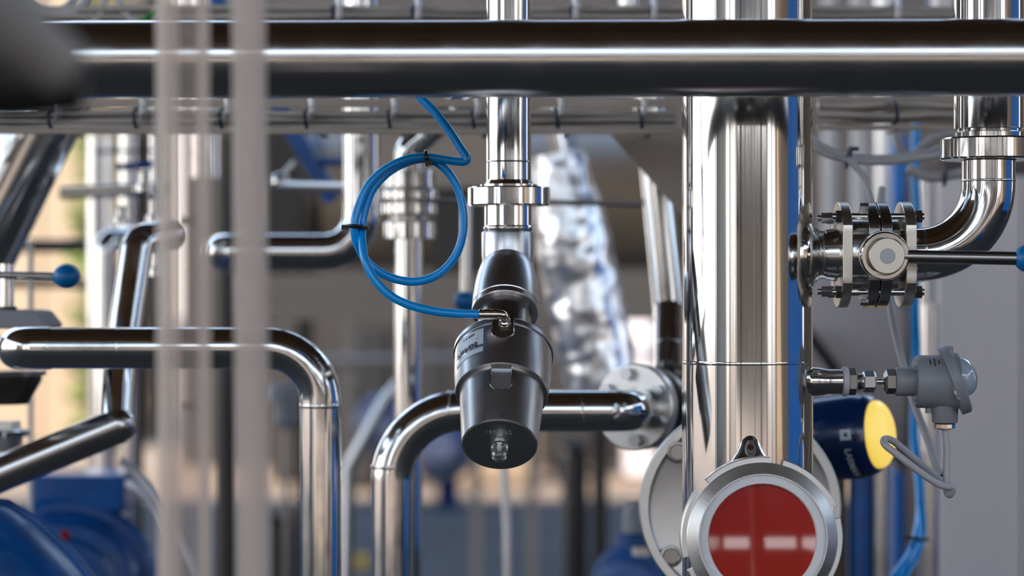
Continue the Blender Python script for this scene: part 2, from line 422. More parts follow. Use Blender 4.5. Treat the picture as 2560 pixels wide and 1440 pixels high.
# round cover plate behind the column
KD = 2.19
kc = P(1848, 1268, KD); kr = lambda p: R(p, KD); ka = V((-0.04, -1, 0.02)).normalized()
cp = thing('cover_plate', 'large round brushed steel cover disc standing behind the lower column', 'cover plate', P(1848, 1520, KD))
obj('disc', lathe([(0.0, kr(248)), (0.002, kr(251)), (0.014, kr(251)), (0.0165, kr(247)), (0.0165, kr(228)), (0.0135, kr(222)), (0.0125, kr(215)), (0.0125, 0)], kc, ka, 120), 'brushed', cp, ang=25)
for a in (138, 215, 62, -20, 178+82):
    a = math.radians(a); p = kc+ka*0.0125+V((math.cos(a), 0, math.sin(a)))*kr(208)
    s = obj('screw', lathe([(-0.001, kr(27)), (0.0012, kr(27)), (0.0016, kr(24)), (0.0016, kr(20)), (0.0004, kr(18)), (0.0004, 0)], p, ka, 28), 'satin_dark', cp, ang=25)

# ================================================================== CENTRE VALVE LINE
LD = 2.10
lr = R(56, LD)
ln = thing('valve_inlet_pipe', 'vertical polished pipe coming down to the angle seat valve', 'pipe', P(1272, 470, LD))
obj('tube', wobble(P(1272, 480, LD), P(1272, -500, LD), lr, 64), 'polished_v', ln, ang=50)
obj('weld_seam', lathe([(-0.0012, lr*0.99), (0, lr*1.015), (0.0012, lr*0.99)], P(1272, 405, LD), Z, 48, caps=False), 'weld', ln)
un = thing('union_nut', 'slotted round union nut on the centre valve pipe', 'pipe union', P(1272, 515, LD))
obj('nut_ring', notched(P(1272, 515, LD), Z, lr*0.98, R(103, LD), R(47, LD), 4, R(9, LD), 0.13, up=Y, phase=-pi/2+0.25, cham=0.0012), 'polished', un, ang=25)
obj('collar', lathe([(0, R(72, LD)), (R(8, LD), R(72, LD)), (R(10, LD), R(60, LD)), (R(20, LD), lr)], P(1272, 470, LD), Z, 56, caps=False), 'polished', un)

av = thing('angle_seat_valve', 'angle seat valve with tilted satin steel piston actuator pointing toward the viewer', 'valve', P(1249, 1180, 1.92))
obj('inlet_socket', lathe([(R(0, LD), R(66, LD)), (R(60, LD), R(66, LD)), (R(62, LD), R(65, LD))]+[], P(1270, 642, LD), Z, 64), 'satin', av)
obj('socket_tube', lathe([(0, R(61, LD)), (R(6, LD), R(63, LD)), (R(12, LD), R(63, LD)), (R(16, LD), R(60, LD)), (R(72, LD), R(60, LD))], P(1271, 580, LD), Z, 64), 'polished', av)
obj('valve_body', tubes(fillet([P(1270, 590, LD), P(1270, 745, LD), P(1270, 745, LD)+V((0, 0.16, 0))], 0.02), R(65, LD), 48), 'satin', av)
E0 = P(1249, 1113, 1.92)
bk = V((0.028*1.0, 0.7068, 0.7068)).normalized()
nn = V((0, -0.7071, 0.7071)); nn = (nn-bk*nn.dot(bk)).normalized(); ux = bk.cross(nn)*-1
if ux.x < 0: ux = -ux
cup = obj('end_cup', lathe([(0.0, 0.0292), (0.0010, 0.0304), (0.03, 0.0328), (0.0535, 0.0345), (0.0544, 0.0345), (0.056, 0.0345)], E0, bk, 120), 'satin', av, ang=25)
hs = obj('piston_housing', lathe([(0.0545, 0.0338), (0.0545, 0.0372), (0.0552, 0.0380), (0.075, 0.0398), (0.0965, 0.0404), (0.0968, 0.0398), (0.098, 0.0398), (0.0983, 0.0414), (0.1025, 0.0414), (0.104, 0.0405), (0.1045, 0.035), (0.1045, 0.022)], E0, bk, 120), 'satin', av, ang=25)
def uslot(s_round, s_open, half, r_floor, r_top):
    out = [(-half, s_open), (half, s_open)]
    for i in range(17):
        a = -pi*i/16; out.append((half*math.cos(a), s_round+half+half*math.sin(a)))
    vs_, fs = prism(out, E0, ux, bk, nn, r_top)
    for i, (a, b_) in enumerate(out):
        f = (b_-s_round)/(s_open-s_round); vs_[i] = E0+ux*a+bk*b_+nn*(r_floor[0]+(r_floor[1]-r_floor[0])*f)
    return vs_, fs
def urim(s_round, s_end, half, rfun, name_):
    pth = [(-half, s_end-(s_end-s_round-half)*i/6) for i in range(6)]+[(-half*math.cos(pi*i/18), s_round+half-half*math.sin(pi*i/18)) for i in range(19)]+[(half, s_round+half+(s_end-s_round-half)*(i+1)/6) for i in range(6)]
    obj('slot_glint', tubes([E0+ux*a+bk*b_+nn*math.sqrt(max(rfun(b_)**2-a*a, 0)) for a, b_ in pth], 0.00055, 8), 'polished', name_)  # raised polished rim added to give the slot edge a bright outline
boolean_cut(cup, [uslot(0.0300, 0.0600, 0.0086, (0.0262, 0.0325), 0.06)])
boolean_cut(hs, [uslot(0.0800, 0.13, 0.0092, (0.0290, 0.0290), 0.06)])
urim(0.0300, 0.0548, 0.0086, lambda q: 0.0328+(q-0.03)*0.0017/0.0235, cup)
urim(0.0800, 0.1035, 0.0092, lambda q: 0.0400, hs)
obj('neck', lathe([(0.100, 0.024), (0.112, 0.0225), (0.152, 0.0225)], E0, bk, 64), 'satin_dark', av)
obj('neck_block', box(E0+bk*0.118+nn*0.012, (0.022, 0.02, 0.022), ux, nn, bk), 'satin_dark', av, smooth=False)
obj('bonnet', lathe([(0.1475, 0.0200), (0.1470, 0.0272), (0.1478, 0.0280), (0.1525, 0.0283), (0.1532, 0.0277), (0.1540, 0.0283), (0.165, 0.0281), (0.180, 0.0268), (0.192, 0.0250), (0.200, 0.0232), (0.204, 0.0210), (0.2055, 0.0180), (0.206, 0.0)], E0, bk, 96), 'satin', av, ang=25)
# transparent position indicator cap
obj('indicator_ring', lathe([(-0.0015, 0.0072), (0.001, 0.0072)], E0, bk, 40), 'satin', av)
obj('indicator_cap', lathe([(-0.0025, 0.0067), (-0.006, 0.0068), (-0.0066, 0.0064), (-0.0095, 0.0066), (-0.0125, 0.0060), (-0.0145, 0.0042), (-0.015, 0)], E0-bk*0.0002, bk, 40), 'clear_cap', av)
obj('indicator_pin', lathe([(-0.0105, 0.0), (-0.0105, 0.0022), (-0.002, 0.0022)], E0, bk, 20), 'polished', av)
obj('engraved_number', put(text_geo('1904462', 0.0062, 0.00012), E0-bk*0.0001+nn*0.0150-ux*0.001, ux, nn, -bk), 'engraved', av, smooth=False)
# sticker wrapped on the housing
def wrap(g, s_mid, phi_mid, r, flip=True):
    out = []
    for p in g[0]:
        a, s = (-p.x, -p.y) if flip else (p.x, p.y)
        ph = phi_mid+a/r; s_ = s_mid+s
        rad = (0.0380+(s_-0.0552)*0.0018/0.0198 if s_ < 0.075 else 0.0398+(s_-0.075)*0.0006/0.0215)+0.00025+p.z
        out.append(E0+bk*s_+(nn*math.cos(ph)+ux*math.sin(ph))*rad)
    return out, g[1]
gs = ([V((-0.0165+0.033*i/20, -0.0125+0.025*j, 0)) for i in range(21) for j in (0, 1)], [(2*i, 2*i+1, 2*i+3, 2*i+2) for i in range(20)])
st = obj('sticker', wrap(gs, 0.0815, math.radians(-47), 0.0395), 'sticker', av)
st['label'] = 'silver sticker with dark lettering printed upside down'
o = obj('sticker_print', join(wrap((lambda g: ([V((p.x, p.y-0.005, p.z+0.0002)) for p in g[0]], g[1]))(text_geo('bürkert', 0.0078, 0.00005, True)), 0.078-0.0045, math.radians(-48), 0.0395),
     wrap((lambda g: ([V((p.x, p.y, p.z+0.0002)) for p in g[0]], g[1]))(text_geo('2000 A 2', 0.0034, 0.00005)), 0.0905, math.radians(-44), 0.0395),
     wrap(([V((p.x, p.y, p.z+0.0002)) for p in box((0, 0, 0), (0.022, 0.0008, 0.00005))[0]], box((0, 0, 0), (1, 1, 1))[1]), 0.0845, math.radians(-46), 0.0395)), 'print_black', st, smooth=False)

# push-in elbow fitting
fp = [P(1197, 786, 1.950), P(1258, 786, 1.950)]
fe = thing('hose_fitting', 'nickel push-in elbow fitting joining the blue hose to the actuator', 'fitting', P(1250, 830, 1.96))
fr = R(13.5, 1.95)
obj('barrel', lathe([(0, fr*0.85), (0.0004, fr), (0.003, fr), (0.0031, fr*0.86), (0.004, fr*0.86), (0.0041, fr), (0.0095, fr), (0.0097, fr*0.9), (0.0105, fr*0.9), (0.0107, fr*1.05), (0.0145, fr*1.05), (0.0148, fr*0.85)], fp[0], X, 36), 'nickel', fe, ang=25)
dn = fp[1]-nn*0.017+V((0, 0, 0))
obj('elbow', tubes(fillet([fp[0]+X*0.014, fp[1]+X*0.001, fp[1]+X*0.001-nn*0.0095], 0.0045, 10), fr*0.92, 28), 'nickel', fe)
obj('swivel_ring', lathe([(0.006, fr*0.95), (0.0066, fr*1.12), (0.009, fr*1.12), (0.0096, fr*0.95)], fp[1]+X*0.001, -nn, 32), 'nickel', fe)
obj('hex_base', lathe([(0.0095, fr*1.0), (0.0096, fr*1.3), (0.014, fr*1.3)], fp[1]+X*0.001, -nn, 6), 'nickel', fe, ang=20)

# blue pneumatic hose
hp = [(1010, 190, 1.99), (1050, 243, 1.985), (1085, 278, 1.98), (1122, 325, 1.975), (1150, 368, 1.972), (1166, 392, 1.970), (1164, 403, 1.970), (1148, 404, 1.970), (1110, 399, 1.970), (1066, 393, 1.968),
      (1020, 397, 1.966), (965, 422, 1.964), (922, 462, 1.962), (897, 515, 1.960), (886, 565, 1.958), (895, 615, 1.962), (925, 661, 1.968), (975, 693, 1.972), (1035, 704, 1.974), (1092, 688, 1.974),
      (1135, 645, 1.974), (1156, 590, 1.974), (1158, 530, 1.974), (1143, 468, 1.974), (1110, 420, 1.975), (1066, 397, 1.977),
      (1015, 407, 1.973), (970, 432, 1.970), (932, 473, 1.967), (914, 520, 1.966), (905, 568, 1.964), (906, 610, 1.955), (914, 655, 1.950), (938, 700, 1.948), (975, 738, 1.947), (1022, 762, 1.947), (1080, 777, 1.948), (1140, 784, 1.949), (1198, 786, 1.950)]
top('air_hose', tubes(smooth_path([P(*p) for p in hp], 8), R(10.6, 1.96), 18), 'blue_hose', 'bright blue pneumatic hose coiled in one loop left of the valve', 'hose')
def tie(px, py, d, axis, r, label, m_='black_tie', head=(0, 0, 0), wd=0.0045, group=None, name='cable_tie', sc_=1.0):
    c = P(px, py, d); root = thing(name, label, 'cable tie', c, group); u, v, w_ = frame(axis)
    obj('strap', tubes([c+(u*math.cos(a)*r[0]+v*math.sin(a)*r[1]) for a in [2*pi*i/24 for i in range(24)]], wd*0.28, 8, closed=True), m_, root)
    h = V(head)
    if h.length: obj('tie_head', box(c+h, (0.0055*sc_, 0.0045*sc_, 0.004*sc_)), m_, root, smooth=False)
    return root
tie(1067, 395, 1.9725, (1, 0, 0.1), (0.0094, 0.0056), 'black cable tie at the top of the blue hose loop', head=(0.002, -0.008, -0.0045), wd=0.0062)
tie(895, 567, 1.961, (0.1, 0, 1), (0.0078, 0.0088), 'black cable tie on the left of the blue hose loop', head=(-0.0105, -0.001, -0.0005), wd=0.0062)

# ================================================================== BUTTERFLY VALVE AND RIGHT ELBOW
VD = 2.00
vx = lambda px: (px-1280)/FPX*VD
vz = P(0, 637, VD).z
vr = lambda p: R(p, VD)
bv = thing('butterfly_valve', 'flanged butterfly valve with round hub and hand lever right of the column', 'valve', V((vx(2190), VD, vz-vr(132))))
def flange_outline(r, flat, k_=44):
    out = []
    for i in range(k_):
        a = 2*pi*i/k_; y, z = math.cos(a)*r, math.sin(a)*r
        y = max(-flat, min(flat, y)); out.append((y, z))
    return out
def disc_x(px0, px1, r, flat): return prism(flange_outline(r, flat, 88), V((vx(px0), VD, vz)), Y, Z, X, vx(px1)-vx(px0))
for a, b_, r_, fl in ((2092, 2117, 132, 112), (2247, 2274, 132, 112)):
    bevel(obj('flange', disc_x(a, b_, vr(r_), vr(fl)), 'brushed_warm', bv, ang=20), 0.0006)
for a, b_ in ((2156, 2184), (2187, 2214)):
    bevel(obj('body_half', disc_x(a, b_, vr(132), vr(114)), 'satin_dark', bv, ang=20), 0.0006)
obj('valve_core', lathe([(vx(2040)-vx(2040), vr(52)), (vx(2060)-vx(2040), vr(55)), (vx(2062)-vx(2040), vr(62)), (vx(2090)-vx(2040), vr(66)), (vx(2092)-vx(2040), vr(90)), (vx(2240)-vx(2040), vr(90)), (vx(2242)-vx(2040), vr(66)), (vx(2275)-vx(2040), vr(66))], V((vx(2040), VD, vz)), X, 56), 'polished_dull', bv, ang=30)
obj('neck_ring', lathe([(0, vr(57)), (0.001, vr(60)), (0.016, vr(60)), (0.0165, vr(57)), (0.02, vr(57))], V((vx(2042), VD, vz)), X, 56), 'polished', bv, ang=30)
for i, a in enumerate((38, 142, 218, 322)):
    a = math.radians(a); y, z = math.cos(a)*vr(118), math.sin(a)*vr(118)
    o_ = V((vx(2070), VD+y*0.86, vz+z*1.32*0.97))
    bo = obj('bolt', lathe([(0, vr(9)), (vx(2296)-vx(2070), vr(9))], o_, X, 16), 'polished', bv)
    obj('nut', lathe([(vx(2078)-vx(2070), vr(17)), (vx(2092)-vx(2070), vr(17))], o_, X, 6), 'satin_dark', bo, ang=20)
    obj('bolt_head', lathe([(vx(2275)-vx(2070), vr(17)), (vx(2290)-vx(2070), vr(17))], o_, X, 6), 'satin_dark', bo, ang=20)
for s in (1, -1):
    o_ = V((vx(2045), VD-0.005, vz+s*vr(92)))
    bo = obj('body_bolt', lathe([(0, vr(8)), (vx(2170)-vx(2045), vr(8))], o_+V((0, 0.01, 0)), X, 16), 'satin_dark', bv)
    obj('nut', lathe([(0.003, vr(15)), (0.013, vr(15))], o_+V((0, 0.01, 0)), X, 6), 'satin', bo, ang=20)
    o2 = V((vx(2140), VD-vr(70), vz+s*vr(119)))
    bo = obj('body_bolt', lathe([(0, vr(9)), (vx(2160)-vx(2140), vr(9))], o2, X, 6), 'satin', bv, ang=20)
# hub toward the viewer
hc = V((vx(2185), VD-vr(100), vz)); he = P(2213, 640, 1.935)
ha = (he-hc).normalized(); hl = (he-hc).length
obj('hub_barrel', lathe([(-0.01, R(50, 2)), (hl*0.1, R(56, 2)), (hl*0.5, R(60, 2)), (hl*0.9, R(62, 1.94)), (hl*0.96, R(60, 1.94)), (hl, R(57, 1.94)), (hl, R(49, 1.94)), (hl-0.016, R(48.5, 1.94)), (hl-0.016, 0.001)], hc, ha, 72), 'polished', bv, ang=25)
kn = obj('hub_cap', lathe([(-0.018, R(42, 1.93)), (-0.004, R(45, 1.93)), (0.0018, R(45, 1.93)), (0.0026, R(43.5, 1.93)), (0.0026, R(20, 1.93)), (0.0026, 0)], he+X*R(3, 1.93), V((0.02, -1, 0)), 72), 'brushed_warm', bv, ang=25)
obj('hub_button', lathe([(0, R(19, 1.93)), (0.0008, R(19, 1.93)), (0.0012, R(17.5, 1.93)), (0.0012, 0)], he+X*R(5, 1.93)-Y*0.0026, -Y, 48), 'button', kn)
ls = P(2262, 641, 1.938)
obj('lever', tubes([P(2255, 641, 1.940), P(2700, 645, 1.90)][0:1]+[P(2548, 646, 1.93)], R(17, 1.93), 32), 'satin_dark', bv)
o = obj('lever_ball', ball(P(2572, 646, 1.93), R(36, 1.93), 1.05, 1, 0.98), 'blue_ball', bv); o['label'] = 'blue plastic ball grip on the lever end'

# elbow pipe on the right
er = R(67, VD)
ep = thing('outlet_elbow', 'polished ninety degree elbow pipe from the flanged valve up to the right edge', 'pipe', P(2300, 700, VD))
pts = fillet([V((vx(2270), VD, vz)), V((P(2471, 637, VD).x, VD, vz)), P(2471, 402, VD)], R(175, VD), 24)
obj('tube', tubes(pts, er, 56), 'polished', ep, ang=50)
weld_at(P(2471, 452, VD), Z, er, ep); weld_at(V((vx(2305), VD, vz)), X, er, ep)
un2 = thing('large_union_nut', 'slotted union nut above the right hand elbow pipe', 'pipe union', P(2471, 402, VD))
obj('nut_ring', notched(P(2475, 400, VD), Z, er*1.0, R(124, VD), R(54, VD), 4, R(9, VD), 0.12, up=Y, phase=-pi/2-0.18, cham=0.0014), 'polished', un2, ang=25)
obj('collar', lathe([(0, R(86, VD)), (R(14, VD), R(86, VD)), (R(16, VD), R(80, VD)), (R(22, VD), R(80, VD))], P(2473, 346, VD), Z, 56), 'polished', un2, ang=25)
rp = thing('riser_pipe', 'wide vertical pipe end above the right union nut, at the right edge', 'pipe', P(2471, 326, VD))
obj('tube', lathe([(0, R(80, VD)), (0.0006, R(87, VD)), (0.12, R(87, VD)), (0.30, R(87, VD))], P(2471, 324, VD), Z, 64), 'polished_v', rp)

# ================================================================== TEMPERATURE TRANSMITTER
TD = 2.0
tz = P(0, 954, TD).z
tx = lambda px: (px-1280)/FPX*TD
tr_ = lambda p: R(p, TD)
tt = thing('temperature_transmitter', 'grey temperature transmitter head screwed into the right side of the column', 'sensor', P(2360, 1075, TD))
def lx(name, prof, m_, n=48, par=tt, zc=tz, ang=28):
    return obj(name, lathe([(tx(a)-tx(2000), tr_(r)) for a, r in prof], V((tx(2000), TD, zc)), X, n, phase=pi/6 if n == 6 else 0), m_, par, ang=ang)
lx('weld_stub', [(2000, 48), (2018, 44), (2026, 37), (2032, 37), (2040, 36), (2045, 36), (2060, 33), (2072, 31), (2106, 31)], 'polished')
lx('sealing_ring', [(2104, 33), (2106, 37), (2116, 37), (2120, 34)], 'pink_gasket')
lx('hex_fitting', [(2119, 32), (2122, 34), (2138, 34), (2141, 30)], 'satin_dark', 6, ang=20)
lx('thread', [(2138, 20), (2144, 22), (2147, 19), (2150, 22), (2153, 19), (2158, 21)], 'satin_dark')
lx('compression_nut', [(2154, 20), (2160, 27), (2184, 27), (2189, 22)], 'satin', 6, ang=20)
lx('stem', [(2186, 7.5), (2222, 7.5)], 'polished')
lx('lock_nut', [(2208, 18), (2216, 31), (2236, 31), (2240, 28)], 'satin_dark', 6, ang=20)
lx('neck', [(2237, 33), (2241, 36), (2296, 36)], 'grey_plastic')
hsg = lx('housing', [(2286, 40), (2286, 60), (2292, 65), (2296, 66), (2340, 66), (2352, 68), (2392, 72)], 'grey_plastic', 64)
for z_, xx in ((34, 2280), (-6, 2284), (-40, 2280)):
    obj('housing_lug', lathe([(0, tr_(8)), (tr_(20), tr_(8))], V((tx(xx), TD-tr_(45 if z_ == -6 else 30), tz+tr_(z_))), X, 16), 'grey_plastic', hsg)
# tilted lid
lc = P(2388, 950, TD); la = V((165, 0, 60)).normalized(); la = (la+V((0, -0.10, 0))).normalized()
lid = obj('lid', lathe([(-0.0045, tr_(76)), (-0.004, tr_(88)), (0.003, tr_(88)), (0.0045, tr_(84)), (0.0045, tr_(50)), (0.006, tr_(48)), (0.006, 0)], lc, la, 72), 'grey_plastic', tt, ang=28)
obj('lid_skirt', lathe([(-0.015, tr_(60)), (-0.009, tr_(66)), (-0.004, tr_(70))], lc, la, 64, caps=False), 'grey_plastic', tt)
o = obj('lid_window', lathe([(0.005, tr_(52))]+[(0.005+0.0135*math.sin(pi/2*i/8), tr_(52)*math.cos(pi/2*i/8)) for i in range(1, 8)]+[(0.0185, 0)], lc+Z*0.001, la, 48), 'lens', lid); o['label'] = 'clear domed inspection window'
obj('lid_hinge', box(P(2370, 880, TD)-Y*0.004, (0.006, 0.008, 0.010)), 'grey_plastic', lid, smooth=False)
bevel(obj('latch', box(P(2388, 975, TD)-Y*tr_(72), (0.011, 0.004, 0.012), V((0.9, 0, 0.4)).normalized(), Y, V((-0.4, 0, 0.9)).normalized()), 'grey_plastic', tt, smooth=False), 0.001)
obj('latch_screw', lathe([(0, tr_(6)), (0.003, tr_(6))], P(2376, 977, TD)-Y*tr_(72), -Y, 16), 'polished', tt)
obj('conduit_spout', lathe([(0, tr_(30)), (tr_(3), tr_(32)), (tr_(60), tr_(34))], P(2362, 1057, TD), Z, 40), 'grey_plastic', tt)
obj('cable_gland', lathe([(0, tr_(20)), (tr_(3), tr_(27)), (tr_(13), tr_(27)), (tr_(15), tr_(24))], P(2362, 1073, TD), Z, 12), 'nickel', tt, ang=20)
obj('earth_screw', lathe([(0, tr_(9)), (tr_(16), tr_(9))], P(2322, 1033, TD), Z, 12), 'grey_plastic', tt)
g = text_geo('PATENT\nNr. 4711', 0.0045, 0.00005)
# the print on the housing is three unreadable short lines: reproduced as short bars
bars = join(*[box(V((tx(2318+i*11), TD-tr_(66)*math.cos(math.radians(48+0)), tz+tr_(66)*math.sin(math.radians(48))))+V((0, -0.0003, 0.0003)), (0.0008, 0.0002, l_), X, V((0, -0.669, 0.743)), V((0, 0.743, 0.669))) for i, l_ in enumerate((0.006, 0.009, 0.004))])
obj('housing_print', bars, 'print_black', hsg, smooth=False)

# transmitter cables
cr1 = R(9, 2.0)
top('sensor_cable', tubes(smooth_path([P(2362, 1070, 2.0), P(2367, 1120, 2.0), P(2366, 1180, 1.998), P(2367, 1228, 1.995), P(2376, 1236, 1.99), P(2380, 1218, 1.985), P(2350, 1212, 1.98), P(2300, 1180, 1.975), P(2245, 1138, 1.972), P(2213, 1112, 1.975), P(2212, 1098, 1.985), P(2235, 1104, 1.995), P(2290, 1150, 2.01), P(2340, 1192, 2.03), P(2372, 1215, 2.045)], 8), cr1, 16), 'cable_grey',
    'grey sensor cable hanging below the transmitter and looping left', 'cable')
top('drop_cable', tubes(smooth_path([P(2205, 470, 2.30), P(2200, 560, 2.28), P(2215, 700, 2.24), P(2232, 800, 2.20), P(2252, 890, 2.17), P(2282, 1000, 2.14), P(2318, 1095, 2.10), P(2345, 1175, 2.07), P(2372, 1225, 2.055)], 8), R(10, 2.1), 16), 'cable_grey',
    'grey cable slanting down behind the transmitter neck', 'cable')
tie(2352, 1187, 2.06, (0.4, 0, -0.9), (0.0075, 0.0070), 'dark blue cable tie joining the two transmitter cables', m_='blue_tie', wd=0.004)

# ================================================================== BLUE INSTRUMENT WITH AMBER DOME
BD = 2.27
ba = V((0.86, -0.47, 0.10)).normalized()
bc = P(2075, 1095, BD+0.035)
bi = thing('indicator_head', 'dark blue instrument head with glowing yellow dome right of the cover disc', 'instrument', P(2110, 1200, BD))
L_ = R(150, BD)
obj('mount', tubes([bc-ba*L_*0.7, V((P(1868, 0, CD).x, CD+0.04, bc.z))], 0.012, 20), 'satin', bi)
obj('body', lathe([(-L_*0.8, R(95, BD)), (-L_*0.6, R(108, BD)), (L_*0.55, R(108, BD)), (L_*0.62, R(105, BD)), (L_*0.72, R(104, BD)), (L_*0.80, R(97, BD)), (L_*0.84, R(90, BD)), (L_*0.84, 0.001)], bc, ba, 72), 'blue_dark', bi, ang=25)
dr = R(86, BD)
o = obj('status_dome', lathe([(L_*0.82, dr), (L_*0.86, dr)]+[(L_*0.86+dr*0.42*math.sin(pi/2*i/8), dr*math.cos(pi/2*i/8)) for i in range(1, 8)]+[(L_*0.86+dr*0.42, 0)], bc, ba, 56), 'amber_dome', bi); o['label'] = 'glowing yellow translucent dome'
# lettering wrapped on the barrel, reading downwards
bu, bv_, _w = frame(ba, Z)
def wrap_b(g, a0, s0):
    rad = R(108, BD)+0.0006; out = []
    vec0 = (V((0, -1, 0))-ba*(-ba.y)).normalized(); side = ba.cross(vec0)
    for p in g[0]:
        # text x runs down the barrel circumference, text y along the axis
        ph = a0-p.x/rad
        sgn = 1 if side.z > 0 else -1
        out.append(bc+ba*(s0+p.y)+(vec0*math.cos(ph)+side*sgn*math.sin(ph))*(rad+p.z))
    return out, g[1]
emb = notched((0, 0, 0), (0, 0, 1), 0.0022, 0.0052, 0.0001, 4, 0.001, 0.1)
emb = join(prism([(-.005, -.0055), (.005, -.0055), (.005, -.002), (-.005, -.002)], (0, 0, 0), X, Y, Z, 0.0001), prism([(-.005, .002), (.005, .002), (.005, .0055), (-.005, .0055)], (0, 0, 0), X, Y, Z, 0.0001),
           prism([(-.005, -.0021), (-.002, -.0021), (-.002, .0021), (-.005, .0021)], (0, 0, 0), X, Y, Z, 0.0001), prism([(.002, -.0021), (.005, -.0021), (.005, .0021), (.002, .0021)], (0, 0, 0), X, Y, Z, 0.0001))
obj('lettering', join(wrap_b(text_geo('LARMAN', 0.0088, 0.00005, True), -0.62, L_*0.12+R(66, BD)), wrap_b(([V((p.x-0.031, p.y, p.z)) for p in emb[0]], emb[1]), -0.62, L_*0.12+R(66, BD))), 'print_white', bi, smooth=False)

# ================================================================== CABLE TRAYS
def tray(name, label, d, y_top, y_bot, x0, x1, ycab, tie_xs, tag_name, hook, nrow=2):
    root = thing(name, label, 'cable tray', P((x0+x1)/2, y_bot, d))
    a = R(9, d)
    obj('upper_rail', pbox(x0, y_top[0], x1, y_top[1], d+0.05, 0.008), 'tray_steel', root, smooth=False)
    obj('lower_rail', pbox(x0, y_bot-10, x1, y_bot+2, d-0.024, 0.01), 'tray_steel', root, smooth=False)
    for i in range(len(tie_xs)):
        obj('tray_rung', pbox(tie_xs[i]+20, y_bot-8, tie_xs[i]+34, y_bot-2, d-0.004, 0.10), 'tray_steel', root, smooth=False)
        if hook:
            obj('hook', tubes(smooth_path([P(tie_xs[i]+10, hook[0], d+0.02), P(tie_xs[i]+13, (hook[0]+hook[1])/2, d-0.025), P(tie_xs[i]+11, hook[1], d-0.028), P(tie_xs[i]+10, hook[1]+14, d+0.01)], 4), R(8, d), 10), 'hook_white', root)
    for i, yc in enumerate(ycab):
        pth = [P(x0+(x1-x0)*k_/16, yc+2.5*math.sin(k_*0.9+i*2), d+0.004*math.sin(k_*1.3+i)+(0.012 if i % 2 else 0)) for k_ in range(17)]
        top('tray_cable', tubes(smooth_path(pth, 3), R(8.2, d), 12), 'cable_tray_grey', 'grey cable lying in the %s, %s of the bundle' % (tag_name, ['topmost', 'second from top', 'third from top', 'fourth from top', 'lowest'][i if len(ycab) == 5 else (i if i < len(ycab)-1 else 4)]), 'cable', 'cables in the %s' % tag_name)
    cy_ = (ycab[0]+ycab[-1])/2; hr_ = R((ycab[-1]-ycab[0])/2+10, d)
    for i, x in enumerate(tie_xs):
        pos = ORD[i] if i < len(tie_xs)-1 else 'rightmost'
        tie(x, cy_, d+0.005, (1, 0, 0.12), (0.026, hr_), 'dark blue tie around the cables of the %s, %s' % (tag_name, pos), m_='blue_tie', wd=R(16, d), group='ties on the %s' % tag_name)
    return root
tray('cable_tray', 'steel cable tray just under the header pipe', 2.38, (246, 268), 332, -300, 1690, [283, 292, 301, 310, 319], [133, 345, 557, 768, 975, 1183, 1392, 1600], 'lower cable tray', (248, 282))
tray('short_cable_tray', 'steel cable tray segment right of the column under the header pipe', 2.38, (240, 254), 322, 2045, 2700, [262, 275, 288, 301], [2232, 2620], 'right cable tray', None)
tray('upper_cable_tray', 'steel cable tray above the header pipe along the top edge', 2.50, (50, 62), 66, -300, 2440, [22, 31, 40, 48], [836, 1034, 1428, 1624, 1900, 2234], 'upper cable tray', (-6, 46))

# ================================================================== LEFT SIDE PIPES
pipe('large_slanted_pipe', 'large mirror polished pipe slanting down at the far left', [P(215, 60, 2.62), P(-170, 850, 2.62)], R(103, 2.62), m_='polished', n=64)
# U shaped line lower left to centre
UD = 2.20
up_ = thing('lower_bend_pipe', 'polished pipe running right from the left edge and bending straight down', 'pipe', P(802, FR(UD), UD))
ur = R(52, UD)
obj('tube', tubes(fillet([P(110, 870, UD), P(802, 870, UD), P(802, FR(UD), UD)], R(135, UD), 24), ur, 48), 'polished', up_, ang=50)
weld_at(P(802, 1014, UD), Z, ur*1.01, up_, 0.002); weld_at(P(300, 870, UD), X, ur, up_, 0.0012); weld_at(P(126, 870, UD), X, ur*1.01, up_, 0.0018)
obj('left_elbow', tubes(fillet([P(126, 870, UD), P(48, 870, UD), P(40, 872, UD+0.2)], R(58, UD), 14), R(54, UD), 44), 'polished', up_, ang=50)
# second bend, centre
C2 = 2.28
p2 = thing('centre_bend_pipe', 'polished pipe bending from horizontal to vertical behind the piston actuator', 'pipe', P(980, FR(C2), C2))
r2 = R(52, C2)
obj('tube', tubes(fillet([P(980, FR(C2), C2), P(980, 1027, C2), P(1572, 1027, C2), P(1600, 1020, 2.36)], [R(175, C2), R(60, C2)], 24), r2, 48), 'polished', p2, ang=50)
weld_at(P(980, 1166, C2), Z, r2, p2, 0.002); weld_at(P(1122, 1027, C2), X, r2, p2, 0.0014); weld_at(P(1455, 1027, C2), X, r2, p2, 0.0014)
# flange joint beside the column
fj = thing('bolted_flange', 'round pale flange with hexagon bolts left of the column', 'flange', P(1600, 1130, 2.32))
fa = V((-0.52, -0.85, 0.05)).normalized(); fc = P(1585, 1018, 2.36)
obj('flange_disc', lathe([(-0.012, R(108, 2.35)), (0, R(110, 2.35)), (0.002, R(106, 2.35)), (0.002, R(50, 2.35)), (0.006, R(48, 2.35))], fc, fa, 64), 'brushed', fj, ang=25)
u_, v_, _ = frame(fa)
for a in (30, 100, 150, 210, 280, 335):
    a = math.radians(a); c = fc+(u_*math.cos(a)+v_*math.sin(a))*R(84, 2.35)
    bo = obj('bolt', lathe([(0.001, R(17, 2.35)), (0.009, R(17, 2.35))], c, fa, 6), 'satin', fj, ang=20)
obj('rear_flange', lathe([(-0.045, R(100, 2.35)), (-0.03, R(104, 2.35))], fc, fa, 48), 'satin_dark', fj)
